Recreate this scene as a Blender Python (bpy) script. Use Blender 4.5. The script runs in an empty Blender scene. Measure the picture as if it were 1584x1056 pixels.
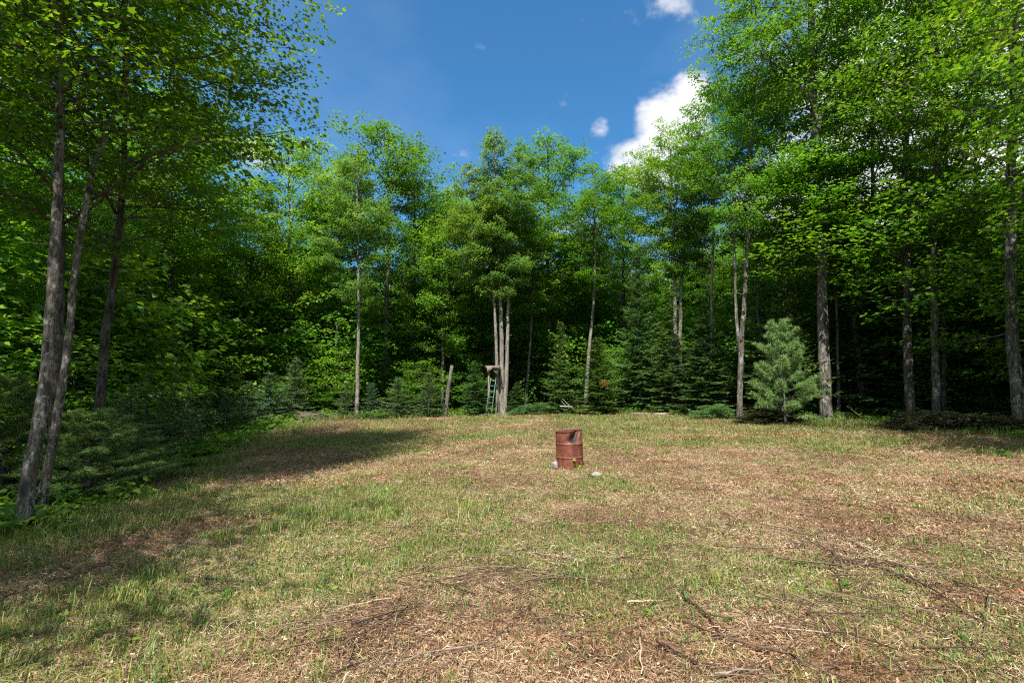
import bpy, math, random
import numpy as np
from mathutils import Vector, Matrix, Quaternion
PI = math.pi
R = math.radians
rng = np.random.default_rng(7)
random.seed(7)
S = bpy.context.scene
COL = S.collection

# ------------------------------------------------------------------ camera, sky, sun, exposure
FPX, PITCH, CAMH = 748.0, R(6.4), 1.70          # focal length in pixels of a 1584 wide frame
cam = bpy.data.cameras.new("camera")
cam.sensor_width = 36.0
cam.lens = 36.0 * FPX / 1584.0
cam.clip_end = 3000
camo = bpy.data.objects.new("camera", cam)
camo.location = (0, 0, CAMH)
camo.rotation_euler = (PI / 2 + PITCH, 0, 0)
COL.objects.link(camo)
S.camera = camo

SUN_EL, SUN_AZ = R(54), R(192)                   # azimuth clockwise from +Y: behind the camera, to its left
sdir = Vector((math.sin(SUN_AZ) * math.cos(SUN_EL), math.cos(SUN_AZ) * math.cos(SUN_EL), math.sin(SUN_EL)))
sl = bpy.data.lights.new("sun", 'SUN')
sl.energy = 4.35
sl.angle = R(0.55)
sl.color = (1.0, 0.955, 0.88)
so = bpy.data.objects.new("sun", sl)
so.rotation_euler = sdir.to_track_quat('Z', 'Y').to_euler()
so.location = sdir * 60
COL.objects.link(so)

SKY_STRENGTH = 0.12
world = bpy.data.worlds.new("World")
S.world = world
world.use_nodes = True
wt = world.node_tree
wn, wl = wt.nodes, wt.links
bg = wn['Background']
bg.inputs[1].default_value = SKY_STRENGTH
sky = wn.new('ShaderNodeTexSky')
sky.sky_type = 'NISHITA'
sky.sun_disc = False
sky.sun_elevation = SUN_EL
sky.sun_rotation = SUN_AZ
sky.altitude = 300
sky.air_density = 1.0
sky.dust_density = 0.4
sky.ozone_density = 2.0

def W_math(op, a, b=None, c=None, clamp=False):
    n = wn.new('ShaderNodeMath'); n.operation = op; n.use_clamp = clamp
    for i, v in enumerate((a, b, c)):
        if v is None: continue
        if isinstance(v, (int, float)): n.inputs[i].default_value = v
        else: wl.new(v, n.inputs[i])
    return n.outputs[0]

def ray_dir(px, py):
    v = Vector(((px - 792) / FPX, (528 - py) / FPX, -1.0))
    v = Matrix.Rotation(PI / 2 + PITCH, 3, 'X') @ v
    return v.normalized()

tc = wn.new('ShaderNodeTexCoord')
def w_noise(scale, detail, rough, loc=(0, 0, 0), sz=1.0):
    mp = wn.new('ShaderNodeMapping'); mp.inputs['Location'].default_value = loc
    mp.inputs['Scale'].default_value = (1, 1, sz)
    wl.new(tc.outputs['Generated'], mp.inputs[0])
    n = wn.new('ShaderNodeTexNoise'); n.inputs['Scale'].default_value = scale
    n.inputs['Detail'].default_value = detail; n.inputs['Roughness'].default_value = rough
    wl.new(mp.outputs[0], n.inputs['Vector'])
    return n.outputs['Fac']
n1 = w_noise(5.5, 9, 0.60, (1.3, 0.2, 0.4), 1.6)
n2 = w_noise(17.0, 6, 0.62, (0.1, 5.2, 0.4), 1.3)
n_sum = W_math('ADD', W_math('MULTIPLY', n1, 0.72), W_math('MULTIPLY', n2, 0.28))
# cloud banks: centre in the sky, angular radius (deg), weight
blobs = [((1040, 200), 5.0, .74), ((985, 245), 3.4, .62), ((1062, 150), 2.8, .60), ((928, 196), 1.5, .62), ((1045, 22), 3.6, .34), ((1068, 75), 2.8, .30),
         ((960, 70), 13, .21), ((1340, 110), 17, .34), ((1500, 240), 17, .36), ((20, 190), 8, .42), ((90, 330), 14, .34), ((385, 238), 2.6, .42),
         ((1250, 420), 12, .35), ((800, 520), 20, .30), ((420, 430), 14, .30)]
acc = None
for (p, rad, wgt) in blobs:
    d = ray_dir(*p)
    dp = wn.new('ShaderNodeVectorMath'); dp.operation = 'DISTANCE'
    wl.new(tc.outputs['Generated'], dp.inputs[0]); dp.inputs[1].default_value = d
    m = wn.new('ShaderNodeMapRange'); m.interpolation_type = 'SMOOTHSTEP'
    wl.new(dp.outputs['Value'], m.inputs[0])
    m.inputs[1].default_value = R(rad) * 1.7; m.inputs[2].default_value = R(rad) * 0.25
    m.inputs[3].default_value = 0; m.inputs[4].default_value = wgt
    acc = m.outputs[0] if acc is None else W_math('MAXIMUM', acc, m.outputs[0])
# the blue gap of the photograph, open towards the zenith; unseen cloud elsewhere thickened to add ambient fill
gd = wn.new('ShaderNodeVectorMath'); gd.operation = 'DISTANCE'
wl.new(tc.outputs['Generated'], gd.inputs[0]); gd.inputs[1].default_value = ray_dir(640, 60)
gm_ = wn.new('ShaderNodeMapRange'); gm_.interpolation_type = 'SMOOTHSTEP'; wl.new(gd.outputs['Value'], gm_.inputs[0])
gm_.inputs[1].default_value = .50; gm_.inputs[2].default_value = .85; gm_.inputs[3].default_value = -.30; gm_.inputs[4].default_value = .24
dens = W_math('ADD', W_math('MULTIPLY', W_math('SUBTRACT', n_sum, 0.5), 2.1), W_math('ADD', acc, gm_.outputs[0]))
mask = wn.new('ShaderNodeMapRange'); mask.interpolation_type = 'SMOOTHSTEP'
wl.new(dens, mask.inputs[0]); mask.inputs[1].default_value = 0.0; mask.inputs[2].default_value = 0.42
n3 = w_noise(7.0, 5, 0.55, (4.0, 0.7, 1.4), 1.0)
cr = wn.new('ShaderNodeMapRange'); wl.new(n3, cr.inputs[0])
cr.inputs[1].default_value = .35; cr.inputs[2].default_value = .62; cr.inputs[3].default_value = .62; cr.inputs[4].default_value = 1.0
ccol = wn.new('ShaderNodeMix'); ccol.data_type = 'RGBA'
wl.new(cr.outputs[0], ccol.inputs['Factor'])
k = 1 / SKY_STRENGTH
ccol.inputs['A'].default_value = (.27 * k, .30 * k, .355 * k, 1)
ccol.inputs['B'].default_value = (.49 * k, .49 * k, .495 * k, 1)
# thin high veil
n4 = w_noise(2.2, 4, .5, (7, 2, 1), 2.0)
veil = wn.new('ShaderNodeMapRange'); wl.new(n4, veil.inputs[0])
veil.inputs[1].default_value = .45; veil.inputs[2].default_value = .75; veil.inputs[3].default_value = 0.0; veil.inputs[4].default_value = .15
SKY_TINT = (0.29, 0.625, 0.77, 1)
st = wn.new('ShaderNodeMix'); st.data_type = 'RGBA'; st.blend_type = 'MULTIPLY'; st.inputs['Factor'].default_value = 1
wl.new(sky.outputs[0], st.inputs['A']); st.inputs['B'].default_value = SKY_TINT
vm = wn.new('ShaderNodeMix'); vm.data_type = 'RGBA'
wl.new(veil.outputs[0], vm.inputs['Factor']); wl.new(st.outputs['Result'], vm.inputs['A'])
vm.inputs['B'].default_value = (.35 * k, .42 * k, .52 * k, 1)
cm = wn.new('ShaderNodeMix'); cm.data_type = 'RGBA'
wl.new(mask.outputs[0], cm.inputs['Factor']); wl.new(vm.outputs['Result'], cm.inputs['A']); wl.new(ccol.outputs['Result'], cm.inputs['B'])
wl.new(cm.outputs['Result'], bg.inputs[0])

S.view_settings.view_transform = 'Standard'
S.view_settings.look = 'None'
S.view_settings.exposure = 1.17
S.view_settings.gamma = 1.0
S.view_settings.use_curve_mapping = False
S.render.engine = 'CYCLES'
S.cycles.max_bounces = 8
S.cycles.diffuse_bounces = 5
S.cycles.glossy_bounces = 2
S.cycles.transmission_bounces = 4
S.cycles.sample_clamp_indirect = 6
S.cycles.filter_width = 1.15
S.cycles.use_denoising = False

# ------------------------------------------------------------------ numeric helpers
def ss(a, b, x):
    t = np.clip((np.asarray(x, float) - a) / (b - a), 0, 1)
    return t * t * (3 - 2 * t)

_P = rng.random((64, 64))
def vnoise(x, y):
    xi, yi = np.floor(x).astype(int), np.floor(y).astype(int)
    fx, fy = x - xi, y - yi
    fx, fy = fx * fx * (3 - 2 * fx), fy * fy * (3 - 2 * fy)
    g = lambda i, j: _P[(xi + i) % 64, (yi + j) % 64]
    return (g(0, 0) * (1 - fx) + g(1, 0) * fx) * (1 - fy) + (g(0, 1) * (1 - fx) + g(1, 1) * fx) * fy

def fbm(x, y, s, o=4, seed=0):
    x, y = np.asarray(x, float), np.asarray(y, float)
    a, t, v = 1.0, 0.0, 0.0
    for i in range(o):
        v = v + a * vnoise(x / s + seed * 7.3 + i * 11.1, y / s + seed * 3.7 + i * 5.3)
        t += a; a *= .5; s *= .5
    return v / t

def height(x, y):
    x, y = np.asarray(x, float), np.asarray(y, float)
    z = 0.45 * ss(9, 32, y)
    right = 0.022 * np.clip(x, 0, 16)
    left = 0.052 * np.clip(x, -13, 0) * (1 - 0.75 * ss(12, 28, y))
    z = z + right + left
    z = z + 0.06 * (fbm(x, y, 3.1, 3, 2) - .5) + 0.035 * (fbm(x, y, .7, 3, 5) - .5) * (1 - ss(20, 40, np.hypot(x, y)))
    return z

def hz(x, y): return float(height(np.array([x]), np.array([y]))[0])

LAWN = np.array([(-8.6, -14), (-7.9, 0), (-7.3, 5.2), (-7.6, 8.2), (-8.9, 11.6), (-10.2, 15.5), (-11.0, 20), (-11.8, 25), (-11.4, 28.2), (-7.5, 29.5),
                 (-3, 32), (1, 34), (5, 33), (8.5, 30), (10.6, 26), (12.6, 23.4), (14.8, 21), (16.4, 17.6), (15.6, 13.5), (13.6, 9.5), (12.8, 0), (12.5, -14)])
def lawn_sd(x, y):
    """signed distance to the lawn's edge, positive inside"""
    x, y = np.asarray(x, float), np.asarray(y, float)
    P = LAWN; n = len(P)
    d = np.full(x.shape, 1e9); ins = np.zeros(x.shape, bool)
    for i in range(n):
        a, b = P[i], P[(i + 1) % n]
        e = b - a
        t = np.clip(((x - a[0]) * e[0] + (y - a[1]) * e[1]) / (e @ e), 0, 1)
        d = np.minimum(d, np.hypot(x - a[0] - t * e[0], y - a[1] - t * e[1]))
        c = ((a[1] > y) != (b[1] > y)) & (x < (b[0] - a[0]) * (y - a[1]) / (b[1] - a[1] + 1e-12) + a[0])
        ins ^= c
    return np.where(ins, d, -d)

def at(px, py, Y):
    d = ray_dir(px, py)
    t = Y / d.y
    return Vector((d.x * t, Y, CAMH + d.z * t))

def gp(px, py):
    """where the sight line through a photo pixel meets the ground"""
    d = ray_dir(px, py)
    t = 0.5
    while t < 120:
        p = d * t
        if CAMH + p.z <= hz(p.x, p.y): break
        t *= 1.006
    return Vector((d.x * t, d.y * t, hz(d.x * t, d.y * t)))

# ------------------------------------------------------------------ mesh helpers
class MB:
    """collects verts and polygons of any size, with a tint per vertex and a material index per polygon"""
    def __init__(s): s.V = []; s.F = []; s.T = []; s.n = 0
    def add(s, V, F, tint=0.5, mi=0):
        V = np.asarray(V, float).reshape(-1, 3); F = np.asarray(F, int)
        s.V.append(V); s.F.append((F + s.n, mi))
        t = np.asarray(tint, float)
        s.T.append(np.full(len(V), float(t)) if t.ndim == 0 else t)
        s.n += len(V)
    def mesh(s, name, mats, smooth=False):
        V = np.concatenate(s.V); T = np.concatenate(s.T)
        loops = np.concatenate([f.ravel() for f, _ in s.F])
        tot = np.concatenate([np.full(len(f), f.shape[1]) for f, _ in s.F])
        mi = np.concatenate([np.full(len(f), m) for f, m in s.F])
        me = bpy.data.meshes.new(name)
        me.vertices.add(len(V)); me.vertices.foreach_set('co', V.astype(np.float32).ravel())
        me.loops.add(len(loops)); me.loops.foreach_set('vertex_index', loops.astype(np.int32))
        me.polygons.add(len(tot))
        st = np.concatenate([[0], np.cumsum(tot)[:-1]])
        me.polygons.foreach_set('loop_start', st.astype(np.int32))
        try: me.polygons.foreach_set('loop_total', tot.astype(np.int32))
        except Exception: pass
        me.polygons.foreach_set('material_index', mi.astype(np.int32))
        if smooth: me.polygons.foreach_set('use_smooth', np.ones(len(tot), bool))
        a = me.attributes.new('tint', 'FLOAT', 'POINT'); a.data.foreach_set('value', T.astype(np.float32))
        for m in (mats if isinstance(mats, (list, tuple)) else [mats]): me.materials.append(m)
        me.update(calc_edges=True)
        return me

def tube(mb, pts, rad, sides=8, tint=.5, mi=0, rough=0.0, cap=True):
    pts = np.asarray(pts, float); n = len(pts)
    rad = np.asarray(rad, float)
    if rad.ndim == 0: rad = np.full(n, float(rad))
    d = np.gradient(pts, axis=0); d /= np.linalg.norm(d, axis=1)[:, None] + 1e-9
    ref = np.array([0.31, 0.95, 0.05]) if abs(d[:, 2]).mean() > .6 else np.array([0.05, 0.1, 1.0])
    u = np.cross(d, ref); u /= np.linalg.norm(u, axis=1)[:, None] + 1e-9
    v = np.cross(d, u)
    a = np.arange(sides) * 2 * PI / sides
    rr = rad[:, None] * (1 + rough * rng.normal(0, 1, (n, sides)))
    V = pts[:, None, :] + rr[..., None] * (np.cos(a)[None, :, None] * u[:, None, :] + np.sin(a)[None, :, None] * v[:, None, :])
    i = np.arange(n - 1)[:, None] * sides; j = np.arange(sides)[None, :]; j2 = (j + 1) % sides
    F = np.stack([i + j, i + j2, i + sides + j2, i + sides + j], -1).reshape(-1, 4)
    mb.add(V.reshape(-1, 3), F, tint, mi)
    if cap and sides <= 12:
        mb.F.append((np.arange(sides)[None, ::-1] + mb.n - n * sides, mi))
        mb.F.append((np.arange(sides)[None, :] + mb.n - sides, mi))

def unit(a): return a / (np.linalg.norm(a, axis=-1, keepdims=True) + 1e-9)

# leaf templates: (side, along, up)
T_QUAD = np.array([(0, 0, 0), (.42, .48, .10), (0, 1, -.06), (-.42, .48, .10)])
T_MAPLE = np.array([(0, .06, 0), (.42, .0, .04), (.36, .25, .08), (.62, .50, .04), (.28, .60, .07), (0, 1.05, -.16), (-.28, .60, .07), (-.62, .50, .16), (-.36, .25, .08), (-.42, .0, .10)])
T_WEED = np.array([(0, 0, 0), (.2, .3, .05), (.16, .7, .04), (0, 1, -.05), (-.16, .7, .04), (-.2, .3, .05)])

def leaves(mb, C, nrm, along, size, tmpl, tint, mi=0):
    """put one leaf-shaped polygon at each centre"""
    C = np.asarray(C, float); N = len(C)
    nrm = unit(nrm); b = unit(np.cross(along, nrm)); al = np.cross(nrm, b)
    s = np.broadcast_to(np.asarray(size, float), (N,))[:, None, None]
    V = C[:, None, :] + s * (tmpl[None, :, 0, None] * b[:, None] + tmpl[None, :, 1, None] * al[:, None] + tmpl[None, :, 2, None] * nrm[:, None])
    k = len(tmpl)
    F = np.arange(N * k).reshape(N, k)
    mb.add(V.reshape(-1, 3), F, np.repeat(tint, k), mi)

# ------------------------------------------------------------------ materials
def newmat(name):
    m = bpy.data.materials.new(name); m.use_nodes = True
    nt = m.node_tree
    for n in list(nt.nodes): nt.nodes.remove(n)
    out = nt.nodes.new('ShaderNodeOutputMaterial')
    return m, nt, nt.nodes, nt.links, out

def inp(L, sock, v):
    if isinstance(v, bpy.types.NodeSocket): L.new(v, sock)
    else: sock.default_value = v

def mixc(nt, f, a, b, bt='MIX'):
    n = nt.nodes.new('ShaderNodeMix'); n.data_type = 'RGBA'; n.blend_type = bt
    inp(nt.links, n.inputs['Factor'], f)
    inp(nt.links, n.inputs['A'], a if isinstance(a, bpy.types.NodeSocket) else (*a, 1))
    inp(nt.links, n.inputs['B'], b if isinstance(b, bpy.types.NodeSocket) else (*b, 1))
    return n.outputs['Result']

def mth(nt, op, a, b=0.0, clamp=False):
    n = nt.nodes.new('ShaderNodeMath'); n.operation = op; n.use_clamp = clamp
    inp(nt.links, n.inputs[0], a); inp(nt.links, n.inputs[1], b)
    return n.outputs[0]

def rmp(nt, f, a, b, c=0.0, d=1.0, smooth=True):
    n = nt.nodes.new('ShaderNodeMapRange')
    if smooth: n.interpolation_type = 'SMOOTHSTEP'
    inp(nt.links, n.inputs[0], f)
    for i, v in enumerate((a, b, c, d)): n.inputs[i + 1].default_value = v
    return n.outputs[0]

def nz(nt, scale, detail=4, rough=.55, vec=None, sc=(1, 1, 1), kind='noise', loc=(0, 0, 0)):
    mp = nt.nodes.new('ShaderNodeMapping'); mp.inputs['Scale'].default_value = sc; mp.inputs['Location'].default_value = loc
    if vec is None:
        g = nt.nodes.new('ShaderNodeNewGeometry'); vec = g.outputs['Position']
    nt.links.new(vec, mp.inputs[0])
    if kind == 'noise':
        n = nt.nodes.new('ShaderNodeTexNoise'); n.inputs['Detail'].default_value = detail; n.inputs['Roughness'].default_value = rough
        n.inputs['Scale'].default_value = scale
        nt.links.new(mp.outputs[0], n.inputs['Vector']); return n.outputs['Fac']
    n = nt.nodes.new('ShaderNodeTexVoronoi'); n.inputs['Scale'].default_value = scale
    nt.links.new(mp.outputs[0], n.inputs['Vector']); return n.outputs['Distance'] if kind == 'vor' else n.outputs['Color']

def attr(nt, name):
    n = nt.nodes.new('ShaderNodeAttribute'); n.attribute_name = name
    return n.outputs['Fac']

def objrand(nt):
    return nt.nodes.new('ShaderNodeObjectInfo').outputs['Random']

def foliage(name, dark, mid, lit, trans=0.42, rough=.5, tree_var=.5, tcol=None, spec=.35):
    """leaf: colours by a per-leaf tint, shifted a little from plant to plant, light shining through"""
    m, nt, N, L, out = newmat(name)
    t = attr(nt, 'tint')
    r = objrand(nt)
    f = mth(nt, 'ADD', t, mth(nt, 'MULTIPLY', mth(nt, 'SUBTRACT', r, .5), tree_var), clamp=True)
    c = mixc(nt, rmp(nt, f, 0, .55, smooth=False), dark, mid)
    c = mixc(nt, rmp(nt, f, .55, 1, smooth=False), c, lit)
    h_ = mth(nt, 'FRACT', mth(nt, 'MULTIPLY', r, 17.3))
    c = mixc(nt, h_, mixc(nt, 1.0, c, (1.18, 1.03, .85), 'MULTIPLY'), mixc(nt, 1.0, c, (.80, .95, 1.10), 'MULTIPLY'))
    p = N.new('ShaderNodeBsdfPrincipled'); L.new(c, p.inputs['Base Color'])
    p.inputs['Roughness'].default_value = rough; p.inputs['Specular IOR Level'].default_value = spec
    tr = N.new('ShaderNodeBsdfTranslucent')
    tc_ = mixc(nt, 1.0, c, tcol or (1.6, 1.5, .55), 'MULTIPLY'); L.new(tc_, tr.inputs[0])
    mx = N.new('ShaderNodeMixShader'); mx.inputs[0].default_value = trans
    L.new(p.outputs[0], mx.inputs[1]); L.new(tr.outputs[0], mx.inputs[2]); L.new(mx.outputs[0], out.inputs[0])
    return m

def bark(name, dark, light, lichen, lf=.5, bump=1.0, scale=1.0):
    m, nt, N, L, out = newmat(name)
    g = N.new('ShaderNodeTexCoord').outputs['Object']
    furrow = nz(nt, 14 * scale, 5, .6, g, (1, 1, .16))
    fine = nz(nt, 60 * scale, 3, .6, g, (1, 1, .3))
    blotch = nz(nt, 4.5, 6, .62, g, (1, 1, .45))
    spots = nz(nt, 19, 5, .75, g, (1, 1, .5), loc=(3, 1, 2))
    f = mth(nt, 'ADD', mth(nt, 'MULTIPLY', furrow, .7), mth(nt, 'MULTIPLY', fine, .3))
    c = mixc(nt, rmp(nt, f, .40, .58), dark, light)
    lm = mth(nt, 'MULTIPLY', rmp(nt, mth(nt, 'ADD', mth(nt, 'MULTIPLY', blotch, .5), mth(nt, 'MULTIPLY', spots, .5)), .50, .58), lf)
    c = mixc(nt, lm, c, lichen)
    green = mth(nt, 'MULTIPLY', rmp(nt, nz(nt, 1.3, 4, .6, g, (1, 1, .7), loc=(9, 4, 1)), .56, .70), .35)
    c = mixc(nt, green, c, (.06, .08, .03))
    p = N.new('ShaderNodeBsdfPrincipled'); L.new(c, p.inputs['Base Color'])
    p.inputs['Roughness'].default_value = .9; p.inputs['Specular IOR Level'].default_value = .15
    b = N.new('ShaderNodeBump'); b.inputs['Strength'].default_value = bump; b.inputs['Distance'].default_value = .05
    L.new(f, b.inputs['Height']); L.new(b.outputs[0], p.inputs['Normal']); L.new(p.outputs[0], out.inputs[0])
    return m

def simple(name, c1, c2, scale=8, rough=.85, sc=(1, 1, 1), bump=.3, dist=.01, spec=.2, coord='Object'):
    m, nt, N, L, out = newmat(name)
    g = N.new('ShaderNodeTexCoord').outputs[coord]
    f = nz(nt, scale, 6, .62, g, sc)
    c = mixc(nt, rmp(nt, f, .35, .65), c1, c2)
    p = N.new('ShaderNodeBsdfPrincipled'); L.new(c, p.inputs['Base Color'])
    p.inputs['Roughness'].default_value = rough; p.inputs['Specular IOR Level'].default_value = spec
    b = N.new('ShaderNodeBump'); b.inputs['Strength'].default_value = bump; b.inputs['Distance'].default_value = dist
    L.new(f, b.inputs['Height']); L.new(b.outputs[0], p.inputs['Normal']); L.new(p.outputs[0], out.inputs[0])
    return m

def litter_mat(name, cols, rough=.8, objvar=.4, posvar=.20):
    m, nt, N, L, out = newmat(name)
    t = mth(nt, 'ADD', attr(nt, 'tint'), mth(nt, 'MULTIPLY', mth(nt, 'SUBTRACT', objrand(nt), .5), objvar), clamp=True)
    pn = mth(nt, 'ADD', mth(nt, 'MULTIPLY', nz(nt, .55, 4, .6), .6), mth(nt, 'MULTIPLY', nz(nt, 2.6, 3, .6, loc=(5, 5, 0)), .4))
    t = mth(nt, 'ADD', t, rmp(nt, pn, .36, .64, -posvar, posvar), clamp=True)
    r = N.new('ShaderNodeValToRGB'); L.new(t, r.inputs[0])
    e = r.color_ramp.elements
    while len(e) < len(cols): e.new(.5)
    for i, c in enumerate(cols):
        e[i].position = i / (len(cols) - 1); e[i].color = (*c, 1)
    p = N.new('ShaderNodeBsdfPrincipled'); L.new(r.outputs[0], p.inputs['Base Color'])
    p.inputs['Roughness'].default_value = rough; p.inputs['Specular IOR Level'].default_value = .25
    L.new(p.outputs[0], out.inputs[0])
    return m

M = {}
M['maple'] = foliage('maple_leaf', (.052, .135, .014), (.102, .245, .027), (.205, .370, .044), trans=.50)
M['maple_near'] = foliage('maple_leaf_near', (.048, .125, .013), (.105, .230, .020), (.250, .370, .030), trans=.52, tree_var=.25)
M['aspen'] = foliage('aspen_leaf', (.070, .155, .034), (.135, .250, .056), (.230, .350, .095), trans=.45)
M['fir'] = foliage('fir_needle', (.045, .105, .028), (.090, .180, .048), (.170, .280, .080), trans=.3, rough=.7, tcol=(1.2, 1.2, .7), spec=.12)
M['spruce'] = foliage('spruce_needle', (.070, .145, .062), (.130, .230, .100), (.215, .330, .145), trans=.28, rough=.7, tcol=(1.1, 1.2, .8), spec=.12)
M['pine'] = foliage('pine_needle', (.110, .175, .052), (.210, .310, .092), (.31, .42, .14), trans=.3, rough=.6, tcol=(1.1, 1.2, .8), spec=.15)
M['weed'] = foliage('weed_leaf', (.055, .135, .020), (.115, .235, .032), (.215, .340, .050), trans=.42, tree_var=.8)
M['grass'] = foliage('grass_blade', (.080, .135, .024), (.155, .225, .044), (.300, .310, .100), trans=.30, tree_var=.7)
M['dead_bough'] = foliage('dead_needle', (.035, .040, .018), (.070, .070, .028), (.130, .100, .045), trans=.1, tree_var=.6, tcol=(1, 1, 1))
M['rust_bough'] = foliage('rust_needle', (.15, .055, .020), (.24, .090, .030), (.32, .15, .05), trans=.1, tcol=(1, 1, 1))
M['lacy'] = foliage('lacy_needle', (.090, .17, .060), (.17, .28, .095), (.27, .39, .14), trans=.3, rough=.7, tcol=(1.1, 1.2, .8), spec=.12)
M['bark_maple'] = bark('bark_maple', (.034, .028, .023), (.125, .107, .088), (.30, .30, .265), .75)
M['bark_dark'] = bark('bark_dark', (.022, .019, .016), (.080, .068, .055), (.20, .20, .18), .35)
M['bark_pale'] = bark('bark_pale', (.085, .076, .062), (.215, .195, .165), (.36, .35, .31), .5, .5)
M['bark_fir'] = bark('bark_fir', (.05, .045, .038), (.13, .12, .10), (.26, .26, .22), .45, .4)
M['limb'] = bark('bark_limb', (.035, .030, .024), (.11, .095, .075), (.25, .25, .22), .35, .3)
M['stick_brown'] = simple('stick_brown', (.05, .032, .022), (.16, .10, .065), 20, sc=(1, 1, 1), bump=.4)
M['stick_grey'] = simple('stick_grey', (.12, .095, .075), (.28, .235, .19), 20, bump=.4)
M['stick_pale'] = simple('stick_pale', (.30, .21, .13), (.52, .40, .27), 20, bump=.3)
M['rock'] = simple('rock', (.16, .16, .145), (.34, .33, .30), 9, bump=.6, dist=.02)
M['old_wood'] = simple('old_wood', (.12, .09, .07), (.25, .20, .16), 7, sc=(6, 6, 1), bump=.5)
M['old_board'] = simple('old_board', (.13, .10, .09), (.24, .19, .17), 6, sc=(6, 1, 6), bump=.4)
M['log_grey'] = simple('log_grey', (.20, .18, .15), (.42, .39, .34), 9, sc=(1, 5, 5), bump=.5)
M['ladder'] = simple('ladder_green', (.07, .14, .105), (.13, .22, .17), 12, rough=.5, bump=.1, spec=.4)
M['straw'] = litter_mat('straw', [(.085, .042, .026), (.19, .105, .060), (.30, .190, .105), (.41, .295, .175), (.54, .44, .29)])
M['chip'] = litter_mat('wood_chip', [(.16, .060, .028), (.27, .11, .050), (.36, .20, .11), (.50, .38, .26)], objvar=.7)
M['twig'] = litter_mat('twig', [(.035, .022, .017), (.10, .060, .042), (.24, .17, .12)], objvar=.3)

def ground_material():
    m, nt, N, L, out = newmat('ground')
    fine = nz(nt, 42, 5, .7)
    fib = nz(nt, 26, 4, .7, sc=(1, .28, 1))
    fib2 = nz(nt, 26, 4, .7, sc=(.3, 1, 1), loc=(4, 9, 0))
    mid = nz(nt, 5.5, 5, .65)
    big = nz(nt, 1.1, 5, .6, loc=(3, 3, 0))
    t = mth(nt, 'ADD', mth(nt, 'MULTIPLY', fine, .4), mth(nt, 'MULTIPLY', mth(nt, 'ADD', fib, fib2), .3))
    straw = mixc(nt, rmp(nt, t, .40, .62), (.12, .068, .039), (.385, .27, .16))
    brown = mixc(nt, rmp(nt, t, .40, .62), (.085, .042, .025), (.30, .165, .095))
    c = mixc(nt, rmp(nt, mth(nt, 'ADD', mth(nt, 'MULTIPLY', mid, .5), mth(nt, 'MULTIPLY', big, .5)), .42, .56), straw, brown)
    red = mixc(nt, rmp(nt, t, .42, .6), (.14, .045, .020), (.36, .15, .065))
    c = mixc(nt, mth(nt, 'MULTIPLY', attr(nt, 'red'), rmp(nt, mid, .35, .6)), c, red)
    green = mixc(nt, rmp(nt, t, .38, .62), (.065, .105, .020), (.24, .265, .080))
    gm = mth(nt, 'MULTIPLY', attr(nt, 'green'), rmp(nt, mth(nt, 'ADD', mth(nt, 'MULTIPLY', fine, .5), mth(nt, 'MULTIPLY', mid, .5)), .36, .58))
    c = mixc(nt, gm, c, green)
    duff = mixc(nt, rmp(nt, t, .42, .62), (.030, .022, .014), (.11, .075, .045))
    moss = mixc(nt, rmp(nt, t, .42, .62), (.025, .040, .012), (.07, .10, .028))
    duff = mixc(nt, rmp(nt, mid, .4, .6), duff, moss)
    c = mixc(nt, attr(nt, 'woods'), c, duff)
    p = N.new('ShaderNodeBsdfPrincipled'); L.new(c, p.inputs['Base Color'])
    p.inputs['Roughness'].default_value = .95; p.inputs['Specular IOR Level'].default_value = .1
    b = N.new('ShaderNodeBump'); b.inputs['Strength'].default_value = .8; b.inputs['Distance'].default_value = .04
    L.new(t, b.inputs['Height']); L.new(b.outputs[0], p.inputs['Normal']); L.new(p.outputs[0], out.inputs[0])
    return m

def rust_material():
    m, nt, N, L, out = newmat('rusty_steel')
    g = N.new('ShaderNodeTexCoord').outputs['Object']
    a = nz(nt, 7, 6, .65, g); b_ = nz(nt, 38, 4, .6, g); s = nz(nt, 9, 5, .6, g, (1, 1, .18), loc=(2, 2, 2))
    c = mixc(nt, rmp(nt, a, .35, .65), (.125, .034, .020), (.235, .070, .038))
    c = mixc(nt, mth(nt, 'MULTIPLY', rmp(nt, s, .48, .62), .75), c, (.085, .026, .020))
    c = mixc(nt, mth(nt, 'MULTIPLY', rmp(nt, b_, .60, .70), .4), c, (.30, .13, .07))
    c = mixc(nt, attr(nt, 'tint'), c, (.018, .012, .011))       # dark tint: shade painted into the dent, burn marks, dirt
    p = N.new('ShaderNodeBsdfPrincipled'); L.new(c, p.inputs['Base Color'])
    p.inputs['Roughness'].default_value = .62; p.inputs['Metallic'].default_value = .15
    b = N.new('ShaderNodeBump'); b.inputs['Strength'].default_value = .35; b.inputs['Distance'].default_value = .006
    L.new(mth(nt, 'ADD', a, mth(nt, 'MULTIPLY', b_, .5)), b.inputs['Height']); L.new(b.outputs[0], p.inputs['Normal']); L.new(p.outputs[0], out.inputs[0])
    return m
M['ground'] = ground_material()
M['rust'] = rust_material()

# ------------------------------------------------------------------ object helpers
def obj(name, me, parent=None, loc=(0, 0, 0), rot=None, scale=None):
    o = bpy.data.objects.new(name, me); COL.objects.link(o)
    o.location = loc
    if rot is not None: o.rotation_euler = rot
    if scale is not None: o.scale = scale
    if parent: o.parent = parent
    return o
def tag(o, label=None, cat=None, group=None, kind=None):
    if label: o['label'] = label
    if cat: o['category'] = cat
    if group: o['group'] = group
    if kind: o['kind'] = kind
    return o
def thing(name, label, cat, loc, group=None, rz=0):
    o = obj(name, None, None, loc, (0, 0, rz)); o.empty_display_size = .2
    return tag(o, label, cat, group)

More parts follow.
